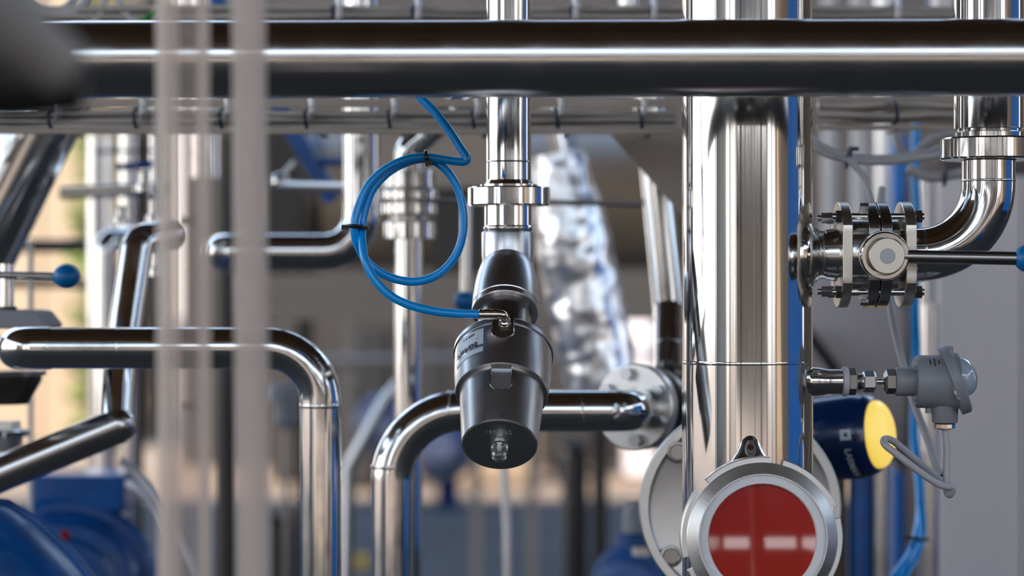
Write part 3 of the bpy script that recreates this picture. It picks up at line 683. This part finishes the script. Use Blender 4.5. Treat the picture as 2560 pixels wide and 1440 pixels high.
obj('flange_body', lathe([(-0.13, R(62, 2.35)), (-0.02, R(62, 2.35))], fc, fa, 48), 'satin_dark', fj)
cb = thing('check_valve', 'dark cast valve body with bolts between flange and column', 'valve', P(1660, 1080, 2.42))
obj('valve_body', lathe([(0, R(45, 2.42)), (R(20, 2.42), R(85, 2.42)), (R(45, 2.42), R(85, 2.42)), (R(60, 2.42), R(50, 2.42)), (R(110, 2.42), R(50, 2.42))], P(1635, 985, 2.44), X, 40), 'dark_steel', cb)
for a in range(6):
    a = a*pi/3; obj('bolt', lathe([(0, R(11, 2.42)), (R(70, 2.42), R(11, 2.42))], P(1640, 985, 2.44)+V((0, math.cos(a), math.sin(a)))*R(72, 2.42), X, 6), 'satin', cb, ang=20)

# tilted pipe pair in front of the foil pipe
pipe('tapering_pipe', 'bright steel pipe slanting down to a weld beside the column', [P(1622, 240, 2.56), P(1672, 770, 2.56), P(1672, 800, 2.55)], R(40, 2.55), m_='polished', welds=((1, 0.0),))
pipe('flange_riser', 'short vertical pipe rising from the dark valve body', [P(1671, 770, 2.52), P(1671, 985, 2.46)], R(36, 2.5), m_='polished', welds=((0, 0.45),))

# insulated pipe in crinkled foil
def foil():
    a, b_ = P(1392, 385, 3.1), P(1515, 1010, 3.1); u, v, w_ = frame(b_-a); vs_, fs = [], []; n, k2 = 40, 70
    import mathutils.noise as mn
    for i in range(k2+1):
        s = i/k2; c = a.lerp(b_, s); r = R(92, 3.1)*(0.72+0.28*min(1, s*3))
        for j in range(n):
            t_ = 2*pi*j/n; q = V((math.cos(t_)*1.6, math.sin(t_)*1.6, s*7))
            d_ = 1+0.07*mn.noise(q*1.5)+0.07*abs(mn.noise(q*3.5))
            vs_.append(c+(u*math.cos(t_)+v*math.sin(t_))*r*d_)
    for i in range(k2):
        for j in range(n): fs.append((i*n+j, i*n+(j+1) % n, (i+1)*n+(j+1) % n, (i+1)*n+j))
    return vs_, fs
fo = thing('insulated_pipe', 'slanting pipe wrapped in crumpled silver foil behind the valve', 'pipe', P(1545, 1010, 3.1))
obj('foil_wrap', foil(), 'foil', fo, ang=180)
obj('bare_pipe', tubes([P(1372, 250, 3.1), P(1400, 380, 3.1)], R(26, 3.1), 24), 'polished', fo)

# pipe with mitre, lower left
A1, A2, A3, A4 = P(-90, 1222, 2.36), P(300, 1062, 2.36), P(306, 820, 2.40), P(342, 590, 2.44)
mp_ = thing('mitred_pipe', 'polished pipe rising from lower left then turning steeply upward', 'pipe', A1)
rm = R(46, 2.36)
obj('tube', tubes([A1, A1.lerp(A2, 0.97), A2], rm, 40), 'polished_dull', mp_, ang=50)
obj('steep_tube', tubes(fillet([A2+V((-0.004, 0, -0.006)), P(296, 940, 2.38), P(345, 600, 2.42), P(430, 585, 2.46)], [0.2, R(45, 2.42)], 12), R(41, 2.4), 40), 'polished', mp_, ang=50)
obj('mitre_joint', ball(A2+V((-0.002, 0, 0)), rm*0.99), 'polished_dull', mp_)
pipe('hooked_pipe', 'bright pipe with bent top behind the steep left pipe', [P(262, FR(3.3), 3.3), P(262, 600, 3.3), P(330, 590, 3.35)], R(27, 3.3), R(35, 3.3), m_='polished')
# middle line: horizontal then up
M1 = 2.72
mdl = thing('middle_bend_pipe', 'bright polished pipe bending up from horizontal, left of the blue hose loop', 'pipe', P(700, 680, M1))
obj('tube', tubes(fillet([P(560, 640, M1+0.25), P(552, 630, M1), P(905, 630, M1), P(905, -200, M1)], [R(40, M1), R(95, M1)], 18), R(46, M1), 44), 'polished', mdl, ang=50)
weld_at(P(790, 630, M1), X, R(46, M1), mdl); weld_at(P(905, 520, M1), Z, R(46, M1), mdl)
# vertical unions line
vl = thing('union_riser', 'vertical pipe with two rows of union nuts behind the blue hose loop', 'pipe', P(1021, FR(2.6), 2.6))
VL = 2.6
obj('tube', tubes(fillet([P(1021, FR(VL), VL), P(1021, 372, VL), P(1180, 236, VL)], R(40, VL), 12), R(35, VL), 40), 'polished_v', vl, ang=50)
for y0, y1, r_ in ((470, 428, 66), (500, 478, 74), (536, 508, 70), (598, 556, 64)):
    obj('union_ring', notched(P(1024, y0, VL), Z, R(33, VL), R(r_, VL), R(y0-y1, VL), 6, R(7, VL), 0.14, up=Y, cham=0.001), 'polished', vl, ang=25)
obj('union_sleeve', lathe([(0, R(48, VL)), (R(130, VL), R(48, VL))], P(1021, 580, VL), Z, 40), 'satin_dark', vl)

def lever(px0, py0, px1, py1, d, rp, rb, label, name='valve_lever'):
    root = thing(name, label, 'lever', P(min(px0, px1), max(py0, py1), d))
    a, b_ = P(px0, py0, d), P(px1, py1, d); u = (b_-a).normalized()
    obj('rod', tubes([a, b_-u*R(rb*0.6, d)], R(rp, d), 24), 'polished', root)
    obj('ball_grip', ball(b_, R(rb, d), 1.05, 1, 0.95), 'blue_ball', root)
    return root
lever(2, 687, 166, 691, 2.30, 9.5, 33, 'steel lever with blue ball grip at the left edge')
lever(1166, 510, 1164, 752, 2.62, 14, 28, 'hanging steel lever with blue ball behind the piston actuator')
top('tie_rod', tubes([P(1040, 498, 2.68), P(1640, 512, 2.68)], R(7, 2.75), 12), 'satin_dark', 'thin horizontal steel rod crossing behind the union nut', 'rod')
pipe('small_vertical_pipe', 'thin vertical pipe under the lever at the left edge', [P(18, 772, 2.33), P(18, 660, 2.33)], R(17, 2.33), m_='polished')

# grey drive head far left
dh = thing('drive_head', 'grey painted valve drive head above the left pipe elbow', 'actuator', P(30, 960, 2.36))
ol = [(-110, 0), (112, 0), (114, 10), (86, 44), (60, 47), (-110, 47)]
bevel(obj('housing', prism([(R(a, 2.3), R(b_, 2.3)) for a, b_ in ol], P(4, 822, 2.30), X, Z, Y, 0.08), 'grey_plastic', dh, smooth=False), 0.002)
obj('collar', lathe([(0, R(24, 2.33)), (R(10, 2.33), R(24, 2.33))], P(18, 776, 2.33), Z, 24), 'black_rubber', dh)
obj('lower_body', lathe([(0, R(60, 2.36)), (R(60, 2.36), R(95, 2.36)), (R(75, 2.36), R(95, 2.36))], P(10, 1010, 2.40), Z, 40), 'dark_steel', dh)
obj('flange', lathe([(0, R(105, 2.36)), (R(12, 2.36), R(108, 2.36))], P(10, 938, 2.40), Z, 48), 'satin', dh)
sv = thing('capped_valve', 'round bright valve cap with hexagon top at the left edge', 'valve', P(20, 1135, 2.5))
obj('hexagon', lathe([(0, R(34, 2.5)), (R(20, 2.5), R(34, 2.5))], P(18, 1072, 2.5), Z, 6), 'brushed', sv, ang=20)
obj('cap', lathe([(0, R(52, 2.5)), (R(14, 2.5), R(54, 2.5)), (R(18, 2.5), R(46, 2.5))], P(18, 1090, 2.5), Z, 40), 'polished', sv)
obj('stem', lathe([(0, R(34, 2.5)), (R(40, 2.5), R(40, 2.5))], P(18, 1130, 2.5), Z, 32), 'satin', sv)

# ================================================================== BLUE PUMPS LOWER LEFT
def pump(name, label, c, r, d, a, m_='blue_paint'):
    a = V(a).normalized(); root = thing(name, label, 'pump', c-Z*r)
    obj('volute', lathe([(0, r*0.55), (0, r*0.93), (r*0.06, r), (r*0.22, r), (r*0.28, r*0.93), (r*0.28, r*0.84), (r*0.36, r*0.80), (r*0.40, r*0.72), (r*0.7, r*0.68), (r*0.72, r*0.55), (r*0.45, r*0.5), (r*0.45, 0)][:-2]+[(r*0.78, r*0.5), (r*0.78, 0)], c, a, 64), m_, root, ang=30)
    u, v, _ = frame(a)
    for i in range(8):
        t_ = 2*pi*i/8+0.2; obj('bolt', lathe([(r*0.27, r*0.035), (r*0.33, r*0.035)], c+(u*math.cos(t_)+v*math.sin(t_))*r*0.885, a, 6), m_, root, ang=20)
    obj('foot', box((c.x, c.y-a.y*r*0.3, (c.z-r*0.5)/2), (r*0.7, r*0.6, max(c.z-r*0.5, 0.02))), m_, root, smooth=False)
    obj('motor', lathe([(-r*1.6, r*0.4), (-r*1.5, r*0.62), (-r*0.1, r*0.62), (0.0, r*0.55)], c, a, 48), m_, root)
    return root
pm = pump('pump', 'blue painted pump casing behind the nearer blue dome, lower left', P(165, 1475, 2.95), R(232, 2.95), 2.95, (0.15, -1, 0.12))
bx = bevel(obj('top_box', box(P(215, 1225, 3.0), (R(235, 3), 0.13, R(95, 3))), 'blue_paint', pm, smooth=False), 0.006)
rk = obj('red_plug', lathe([(0, R(12, 2.7)), (R(30, 2.7), R(12, 2.7))], P(160, 1352, 2.80), (0.2, -0.6, 0.6), 20), 'red_paint', pm); rk['label'] = 'small red plug'
fd = thing('blue_dome_casing', 'large dark blue domed casing filling the lower left corner', 'pump', P(-20, 1600, 2.5))
obj('dome', tubes([P(-230, 1380, 2.5), P(-60, 1440, 2.5), P(60, 1540, 2.5), P(160, 1700, 2.5)], [R(190, 2.5), R(205, 2.5), R(190, 2.5), R(150, 2.5)], 56), 'blue_paint', fd)
obj('rim', tubes([P(-60, 1250, 2.43), P(20, 1258, 2.43), P(90, 1300, 2.43), P(165, 1370, 2.43), P(240, 1460, 2.43), P(290, 1560, 2.43)], R(12, 2.45), 16), 'blue_paint', fd)
top('grey_hose', tubes(smooth_path([P(300, 1150, 2.72), P(345, 1185, 2.72), P(400, 1255, 2.70), P(445, 1340, 2.7), P(500, 1450, 2.62), P(540, 1560, 2.6)], 6), R(11, 2.8), 14), 'cable_grey', 'grey hose hanging beside the blue pumps lower left', 'hose')
top('grey_hose', tubes(smooth_path([P(320, 1210, 2.80), P(350, 1225, 2.78), P(400, 1290, 2.76), P(430, 1380, 2.74), P(440, 1560, 2.7)], 6), R(9, 2.9), 14), 'cable_grey', 'thin grey hose behind the thicker hose at the blue pump', 'hose')
for (x, y, r_, d, lab) in ((1600, 1470, 120, 3.2, 'blue pump casing at the lower edge left of the cover disc'), (1120, 1120, 80, 9.8, 'dark blue motor far behind the centre bend pipe'),
                           (960, 1060, 72, 9.9, 'small blue motor in the far background centre')):
    pump('pump', lab, P(x, y, d), R(r_, d), d, (-0.3, -1, 0.15), 'blue_paint' if d < 5 else 'blue_dark')
gb = thing('gauge_connector', 'pale grey cylindrical connector with blue flange beside the cover disc', 'connector', P(1600, 1400, 2.9))
obj('cylinder', lathe([(0, R(34, 2.9)), (R(50, 2.9), R(34, 2.9)), (R(55, 2.9), R(26, 2.9)), (R(80, 2.9), R(26, 2.9))], P(1590, 1330, 2.9), Z, 32), 'grey_plastic', gb)
obj('blue_flange', lathe([(0, R(46, 2.9)), (R(30, 2.9), R(46, 2.9))], P(1590, 1362, 2.9), Z, 32), 'blue_paint', gb)
obj('lower_nut', lathe([(0, R(26, 2.9)), (R(22, 2.9), R(26, 2.9))], P(1606, 1388, 2.9), Z, 6), 'brushed', gb, ang=20)

# ================================================================== NEAR SIGHT TUBES (foreground, out of focus)
GD = 1.36
gt = thing('level_tube', 'wide clear level tube standing out of focus in the left foreground', 'sight tube', P(460, 1600, GD))
def hollow(p0, p1, ro, ri, n=48):
    a = V(p0); ax_ = V(p1)-a; L = ax_.length
    return lathe([(0, ri), (0, ro), (L, ro), (L, ri), (0, ri)], a, ax_, n, caps=False)
obj('tube_wall', hollow(P(462, 1700, GD), P(455, -400, GD), R(67, GD), R(50, GD)), 'acrylic', gt)
obj('inner_rod', tubes([P(512, 1700, GD+.01), P(505, -400, GD+.01)], R(12, GD), 20), 'acrylic_solid', gt)
obj('edge_strip', tubes([P(428, 1700, GD-.005), P(420, -400, GD-.005)], R(24, GD), 24), 'acrylic_solid', gt)
for y in (90, 562, 1026):
    obj('tube_clip', lathe([(0, R(15, GD)), (R(20, GD), R(15, GD))], P(474, y, GD+0.05), Z, 24), 'dark_steel', gt)
gt2 = thing('level_tube', 'narrow milky level tube right of the wide clear tube, out of focus', 'sight tube', P(625, 1600, GD))
obj('tube_wall', hollow(P(636, 1700, GD), P(618, -400, GD), R(43, GD), R(30, GD)), 'acrylic_solid', gt2)
obj('inner_rod', tubes([P(648, 1700, GD), P(632, -400, GD)], R(18, GD), 20), 'acrylic_solid', gt2)
# blurred fitting, top left, very near
nf = thing('near_coupling', 'grey steel coupling blurred in the very near top left corner', 'coupling', P(60, 240, 1.02))
na = V((0.55, 0.35, -0.45)).normalized()
obj('sleeve', lathe([(-0.2, R(120, 1)), (0.0, R(120, 1)), (0.004, R(112, 1)), (0.03, R(70, 1)), (0.045, R(62, 1))], P(-70, -15, 0.88), na, 48), 'near_grey', nf)
nb = lathe([(0, R(90, 1)), (0.02, R(100, 1)), (0.05, R(60, 1))], P(-90, 190, 1.0), (1, 0.1, -0.1), 40)
obj('dark_end', nb, 'black_rubber', nf)

# ================================================================== TOP EDGE DETAILS
def hose_top(pts, r, lab, m_='cable_grey'):
    d = pts[0][2]; top('loop_cable', tubes(smooth_path([P(*p) for p in pts], 6), R(r, d), 14), m_, lab, 'cable', 'cables looping at the top left')
hose_top([(40, -60, 2.5), (60, 0, 2.5), (110, 32, 2.5), (170, 35, 2.5), (215, 0, 2.5), (240, -60, 2.5)], 13, 'thick grey cable loop at the top left corner, outermost')
hose_top([(0, -40, 2.55), (90, 25, 2.55), (165, 18, 2.55), (200, -40, 2.55)], 10, 'grey cable loop inside the outermost top left loop')
hose_top([(265, -60, 2.5), (262, 0, 2.5), (255, 30, 2.5), (235, 55, 2.5), (200, 70, 2.5)], 9, 'grey cable descending left of the green wire at top left')
hose_top([(280, -60, 2.5), (296, 0, 2.5), (315, 35, 2.5), (345, 60, 2.5), (390, 80, 2.5)], 9, 'grey cable descending right toward the green wire at top left')
hose_top([(345, 60, 2.5), (370, 42, 2.5), (390, 28, 2.5), (410, 10, 2.5)], 7, 'short green wire beside the top left cables', 'green_wire')
for (x, w_, lab) in ((515, 40, 'bright pipe behind the clear tubes at the top edge'),):
    pipe('background_riser', lab, [P(x, 445, 3.3), P(x, -300, 3.3)], R(w_, 3.3), m_='polished_v')
pipe('background_riser', 'short bright pipe stub above the upper tray right of centre', [P(1572, 26, 2.75), P(1572, -300, 2.75)], R(25, 2.75), m_='polished_v')

# ================================================================== BACKGROUND: RIGHT
rb = thing('grey_cabinet', 'tall lavender grey steel cabinet filling the right background', 'cabinet', P(2600, FR(3.3), 3.3))
for x0, x1 in ((2348, 2552), (2557, 3100)):
    obj('door_panel', pbox(x0, 440, x1, 2330, 3.3, 0.03), 'panel_grey', rb, smooth=False)
obj('body', pbox(2352, 400, 3100, 2330, 3.34, 0.3), 'dark_steel', rb, smooth=False)
sh = thing('sloping_chute', 'grey sheet metal hopper with slanting edge behind the right valve', 'hopper', P(2200, 1300, 3.7))
ol = [(2000, 690), (2180, 690), (2350, 865), (2350, 1175), (2240, 1175), (2000, 840)]
c_ = P(0, 0, 3.7)
obj('sheet', prism([(P(a, b_, 3.7).x, P(a, b_, 3.7).z) for a, b_ in ol], (0, 3.7, 0), X, Z, Y, 0.02), 'panel_grey', sh, smooth=False)
for q in (2060, 2335): obj('leg', pbox(q-8, 1000, q+8, FR(3.75), 3.72, 0.03), 'dark_steel', sh, smooth=False)
obj('edge_angle', tubes([P(2010, 820, 3.68), P(2300, 1215, 3.68)], R(15, 3.7), 10), 'dark_steel', sh)
for (x, r_, d, m_, y0, y1, lab) in ((2152, 24, 4.2, 'hook_white', -40, 640, 'white vertical pipe in the right background'), (2208, 22, 3.9, 'brushed', -40, 900, 'beige lit vertical pipe between white and blue background pipes'),
        (2250, 20, 3.8, 'blue_box', 340, 760, 'blue vertical pipe in the right background'), (2075, 20, 4.4, 'hook_white', -40, 560, 'thin white pipe just right of the column'),
        (2310, 17, 3.0, 'polished', 440, 1000, 'steel conduit at the left edge of the grey cabinet')):
    pipe('background_pipe', lab, [P(x, FR(d) if y1 > 380 and x not in (388,) else y1, d), P(x, y0, d)], R(r_, d), m_=m_)
for x, r_, m_, lab in ((2080, 35, 'brown_wall', 'brownish vertical pipe below the blue instrument'), (2150, 28, 'blue_paint', 'dark blue vertical pipe below the blue instrument'), (2200, 24, 'polished_dull', 'steel vertical pipe below the yellow dome'), (2325, 22, 'polished_dull', 'grey conduit left of the cabinet, lower part')):
    pipe('background_pipe', lab, [P(x, FR(2.9), 2.9), P(x, 1130 if x < 2300 else 760, 2.9)], R(r_, 2.9), m_=m_)
top('blue_air_line', tubes(smooth_path([P(2292, 240, 2.7), P(2288, 420, 2.7), P(2292, 600, 2.7), P(2288, 760, 2.7), P(2290, 900, 2.72), P(2286, 1090, 2.7), P(2298, 1200, 2.65), P(2300, 1290, 2.6), P(2282, 1370, 2.55), P(2240, 1440, 2.5), P(2200, 1500, 2.5)], 8), R(12, 2.65), 16), 'blue_hose', 'blue air line running down beside the grey cabinet', 'hose')
top('blue_air_line', tubes(smooth_path([P(2300, 1250, 2.6), P(2306, 1330, 2.57), P(2290, 1390, 2.53), P(2255, 1450, 2.5), P(2220, 1500, 2.5)], 8), R(10, 2.55), 16), 'blue_hose', 'second blue air line tied alongside at the lower right', 'hose')
tie(2292, 1345, 2.56, (0.1, 0, 1), (0.012, 0.009), 'black cable tie around the blue air lines, lower right', wd=0.007, head=(-0.012, -0.004, 0.001))
def gcab(pts, r, lab): top('hanging_cable', tubes(smooth_path([P(*p) for p in pts], 6), R(r, pts[0][2]), 14), 'cable_grey', lab, 'cable', 'cables hanging right of the column')
gcab([(2010, 350, 2.3), (2045, 375, 2.3), (2090, 393, 2.3), (2150, 403, 2.3), (2220, 404, 2.3), (2290, 396, 2.3), (2350, 385, 2.3), (2450, 350, 2.34)], 9, 'grey cable sagging from the column to the right union, lower')
gcab([(2010, 330, 2.32), (2050, 360, 2.32), (2100, 384, 2.32), (2170, 394, 2.32), (2260, 390, 2.32), (2360, 365, 2.34), (2450, 330, 2.36)], 8, 'grey cable sagging from the column to the right union, upper')
gcab([(2118, 396, 2.28), (2140, 418, 2.28), (2165, 452, 2.28), (2180, 500, 2.28), (2190, 560, 2.28)], 8, 'thin grey cable branching down from the tied sag')
gcab([(2240, 330, 2.5), (2250, 370, 2.5), (2275, 395, 2.5), (2330, 350, 2.5), (2400, 330, 2.5)], 11, 'grey cable loop close to the right union nut')
gcab([(2270, 420, 2.5), (2310, 440, 2.5), (2350, 442, 2.5), (2420, 430, 2.5)], 13, 'thick grey cable under the right union nut')
tie(2122, 394, 2.29, (1, 0, -0.25), (0.008, 0.010), 'dark blue tie on the sagging grey cables right of the column', m_='blue_tie', wd=0.006, head=(0.006, -0.004, 0.008))
tie(2360, 442, 2.5, (1, 0, 0), (0.009, 0.009), 'dark blue tie under the right union nut', m_='blue_tie', wd=0.006)
bb = thing('blue_panel_box', 'blue painted box at the top right corner', 'box', P(2470, 60, 2.9))
bevel(obj('body', pbox(2384, -300, 2556, 70, 2.9, 0.2), 'blue_paint', bb, smooth=False), 0.003)
top('black_cable', tubes(smooth_path([P(2430, -40, 2.85), P(2470, 8, 2.84), P(2530, 34, 2.84), P(2600, 50, 2.84)], 6), R(7, 2.85), 12), 'black_rubber', 'thin black cable crossing the blue box at top right', 'cable')
top('tray_bracket', pbox(2346, -200, 2382, 60, 2.85, 0.05), 'panel_grey', 'pale upright bracket left of the blue box', 'bracket')

# ================================================================== BACKGROUND: CENTRE AND LEFT
mb = thing('machine_beam', 'broad grey machine beam crossing the background behind the valve', 'beam', P(1140, FR(4.6), 4.6))
obj('beam', pbox(560, 685, 1720, 800, 4.6, 0.3), 'panel_warm', mb, smooth=False)
for q in (575, 1715): obj('leg', pbox(q-14, 800, q+14, FR(4.8), 4.75, 0.06), 'dark_steel', mb, smooth=False)
tk = thing('background_tank', 'large horizontal brushed steel tank in the middle background', 'tank', P(1150, 690, 5.6))
obj('shell', lathe([(0, 0.001), (0.02, R(110, 5.6)), (0.12, R(170, 5.6)), (0.2, R(180, 5.6)), (0.95, R(180, 5.6)), (1.03, R(170, 5.6)), (1.13, R(110, 5.6)), (1.15, 0.001)], P(640, 500, 5.9), X, 56), 'panel_brown', tk)
for q in (760, 1500): obj('leg', pbox(q-20, 600, q+20, FR(5.95), 5.87, 0.06), 'dark_steel', tk, smooth=False)
for x in (780, 1000, 1400):
    obj('band', lathe([(0, R(183, 5.6)), (0.03, R(183, 5.6))], P(x, 500, 5.9), X, 56), 'dark_steel', tk)
gp_ = thing('sheet_cover', 'grey angled sheet metal cover above the tapering pipe beside the column', 'cover', P(1600, 530, 2.48))
obj('sheet', prism([(P(a, b_, 2.48).x, P(a, b_, 2.48).z) for a, b_ in ((1515, 322), (1740, 322), (1740, 575))], (0, 2.48, 0), X, Z, Y, 0.012), 'panel_warm', gp_, smooth=False)
top('grey_backplate', pbox(945, 250, 1240, 470, 4.6, 0.22), 'panel_warm', 'grey back plate between hose loop and valve pipe', 'plate')
top('dark_junction_box', pbox(1085, 470, 1215, 685, 4.65, 0.2), 'dark_steel', 'dark box behind the hose loop', 'box')
top('dark_cabinet', pbox(655, 300, 740, 685, 4.62, 0.2), 'dark_steel', 'dark narrow cabinet right of the milky tube', 'cabinet')
top('blue_brace', tubes([P(530, -20, 3.2), P(835, 500, 3.2)], R(22, 3.2), 16), 'blue_paint', 'dark blue diagonal brace in the upper middle background', 'brace')
top('blue_crossbar', tubes([P(778, 402, 3.2), P(862, 406, 3.2)], R(10, 3.2), 12), 'blue_paint', 'short blue crossbar attached to the diagonal brace', 'bar')
top('rail', tubes([P(640, 905, 7.0), P(1700, 885, 7.0)], R(9, 7), 12), 'panel_warm', 'thin horizontal hand rail in the lower background', 'rail')
for x, lab in ((868, 'left'), (1190, 'middle'), (1330, 'right')):
    top('rail_post', pbox(x-13, 800, x+13, FR(7.05), 7.05, 0.06), 'panel_warm', '%s upright post of the background hand rail' % lab, 'post', 'hand rail posts')
top('diagonal_pipe', tubes([P(856, FR(4.0), 4.0), P(870, 1170, 4.0), P(965, 1000, 4.0), P(1000, 960, 4.0)], R(17, 4), 14), 'satin', 'dull grey pipe slanting beside the centre bend', 'pipe')
for i, (x, y0, w_, d, m_, lab) in enumerate(((720, 850, 90, 11.2, 'dark_steel', 'dark machine block behind the lower left pipe bend'), (930, 830, 90, 11.6, 'black_rubber', 'black motor block under the beam'),
        (1085, 850, 70, 11.3, 'black_rubber', 'dark upright box right of the union riser'), (1420, 830, 80, 11.5, 'dark_steel', 'dark tall box behind the foil pipe'), (1600, 760, 70, 11.4, 'panel_grey', 'grey box behind the tapering pipe'),
        (1440, 1120, 60, 5.0, 'dark_steel', 'dark machine foot below the foil pipe'), (690, 1300, 60, 4.6, 'dark_steel', 'dark machine foot right of the milky tube'), (1250, 1060, 200, 11.0, 'panel_brown', 'brown skid frame on the floor in the far centre'), (880, 1110, 240, 10.8, 'dark_steel', 'dark skid beam on the far floor'))):
    t_ = thing('machine_block', lab, 'machine', P(x, FR(d), d))
    bevel(obj('casing', pbox(x-w_/2, y0, x+w_/2, FR(d), d, 0.3), m_, t_, smooth=False), 0.02)
    obj('lid', pbox(x-w_/2-4, y0-8, x+w_/2+4, y0, d-0.01, 0.32), m_, t_, smooth=False)
top('drain_rod', tubes(fillet([P(1256, 1120, 3.0), P(1268, 1330, 3.0), P(1275, FR(3.0), 3.0)], 0.05), R(11, 3), 14), 'brushed', 'thin grey rod hanging below the piston actuator', 'rod')
yl = top('yellow_marker', pbox(870, 1393, 925, FR(7.7), 7.7, 0.05), 'yellow_paint', 'small yellow marker on the floor between the two bends', 'marker')
# left background
for (x, r_, d, m_, y0, y1, lab) in ((240, 22, 3.6, 'polished_v', 340, 1200, 'white vertical pipe left of the clear tube, leftmost'), (272, 12, 3.7, 'brushed', 340, 1200, 'slim grey pipe next to the leftmost white pipe'),
        (322, 24, 3.5, 'polished_v', 335, 620, 'white pipe ending near the blue lever bar'), (388, 12, 3.4, 'polished_v', 240, 640, 'thin white pipe right beside the clear tube'), (345, 14, 3.9, 'dark_steel', 335, 1200, 'dark pipe between the white background pipes'),
        (565, 26, 3.9, 'dark_steel', 335, 1500, 'dark vertical pipe seen between the two foreground tubes')):
    pipe('background_pipe', lab, [P(x, FR(d) if y1 > 380 and x not in (388,) else y1, d), P(x, y0, d)], R(r_, d), m_=m_)
pipe('left_crosspipe', 'horizontal brown tinted pipe from the slanted pipe to the valves', [P(150, 482, 3.2), P(430, 470, 3.2)], R(17, 3.2), m_='nickel')
pipe('left_crosspipe', 'dark horizontal pipe crossing the cream cladding, upper', [P(-100, 615, 4.2), P(330, 615, 4.2)], R(17, 4.2), m_='dark_steel')
pipe('left_crosspipe', 'brown horizontal pipe crossing the cream cladding, lower', [P(-100, 708, 4.2), P(330, 708, 4.2)], R(13, 4.2), m_='panel_brown')
top('thin_upright', tubes([P(76, 600, 2.9), P(76, FR(2.9), 2.9)], R(7, 2.9), 12), 'hook_white', 'thin white upright rod at the far left', 'rod')
top('lever_bar', tubes([P(236, 379, 3.3), P(390, 377, 3.3)], R(5, 2.7), 10), 'blue_tie', 'thin dark lever bar crossing the white background pipes', 'lever')
top('blue_bar', tubes([P(292, 418, 3.0), P(385, 410, 3.0)], R(9, 3.0), 10), 'blue_paint', 'short blue bar below the dark lever bar', 'lever')
vc = thing('valve_cluster', 'cluster of small chrome valves beside the steep left pipe', 'valve', P(390, 700, 2.6))
for (x, y, r_, s_) in ((360, 480, 26, 50), (385, 560, 22, 60), (300, 560, 22, 40), (392, 690, 24, 60)):
    obj('valve_bonnet', lathe([(0, R(r_, 2.6)), (R(s_*0.3, 2.6), R(r_, 2.6)), (R(s_*0.4, 2.6), R(r_*0.6, 2.6)), (R(s_, 2.6), R(r_*0.6, 2.6)), (R(s_*1.1, 2.6), R(r_*0.8, 2.6)), (R(s_*1.2, 2.6), 0.001)], P(x, y, 2.62), Z, 24), 'polished', vc)
obj('manifold', tubes([P(290, 610, 2.66), P(420, 620, 2.66)], R(14, 2.6), 20), 'polished_dull', vc)
bsv = thing('small_valve', 'small bright valve right of the milky tube', 'valve', P(700, 470, 3.0))
obj('body', ball(P(700, 455, 3.0), R(24, 3.0)), 'polished', bsv); obj('stem', lathe([(0, R(9, 3)), (R(45, 3), R(9, 3))], P(710, 440, 3.0), (0.6, 0, 0.7), 16), 'polished', bsv)
obj('outlet', tubes([P(700, 465, 3.0), P(900, 470, 2.80)], R(13, 3), 16), 'satin_dark', bsv)
gh = thing('pale_filter_bowl', 'pale grey filter bowl behind the lower left bend', 'filter', P(712, 1080, 3.8))
obj('head', lathe([(0, R(50, 3.8)), (R(40, 3.8), R(46, 3.8))], P(705, 1000, 3.8), Z, 32), 'grey_plastic', gh)
obj('drain', tubes([P(715, 1070, 3.8), P(715, FR(3.8), 3.8)], R(7, 3.8), 12), 'satin_dark', gh)
obj('bowl', lathe([(0, R(22, 3.8)), (R(12, 3.8), R(34, 3.8)), (R(75, 3.8), R(36, 3.8))], P(715, 1072, 3.8), Z, 32), 'grey_plastic', gh)
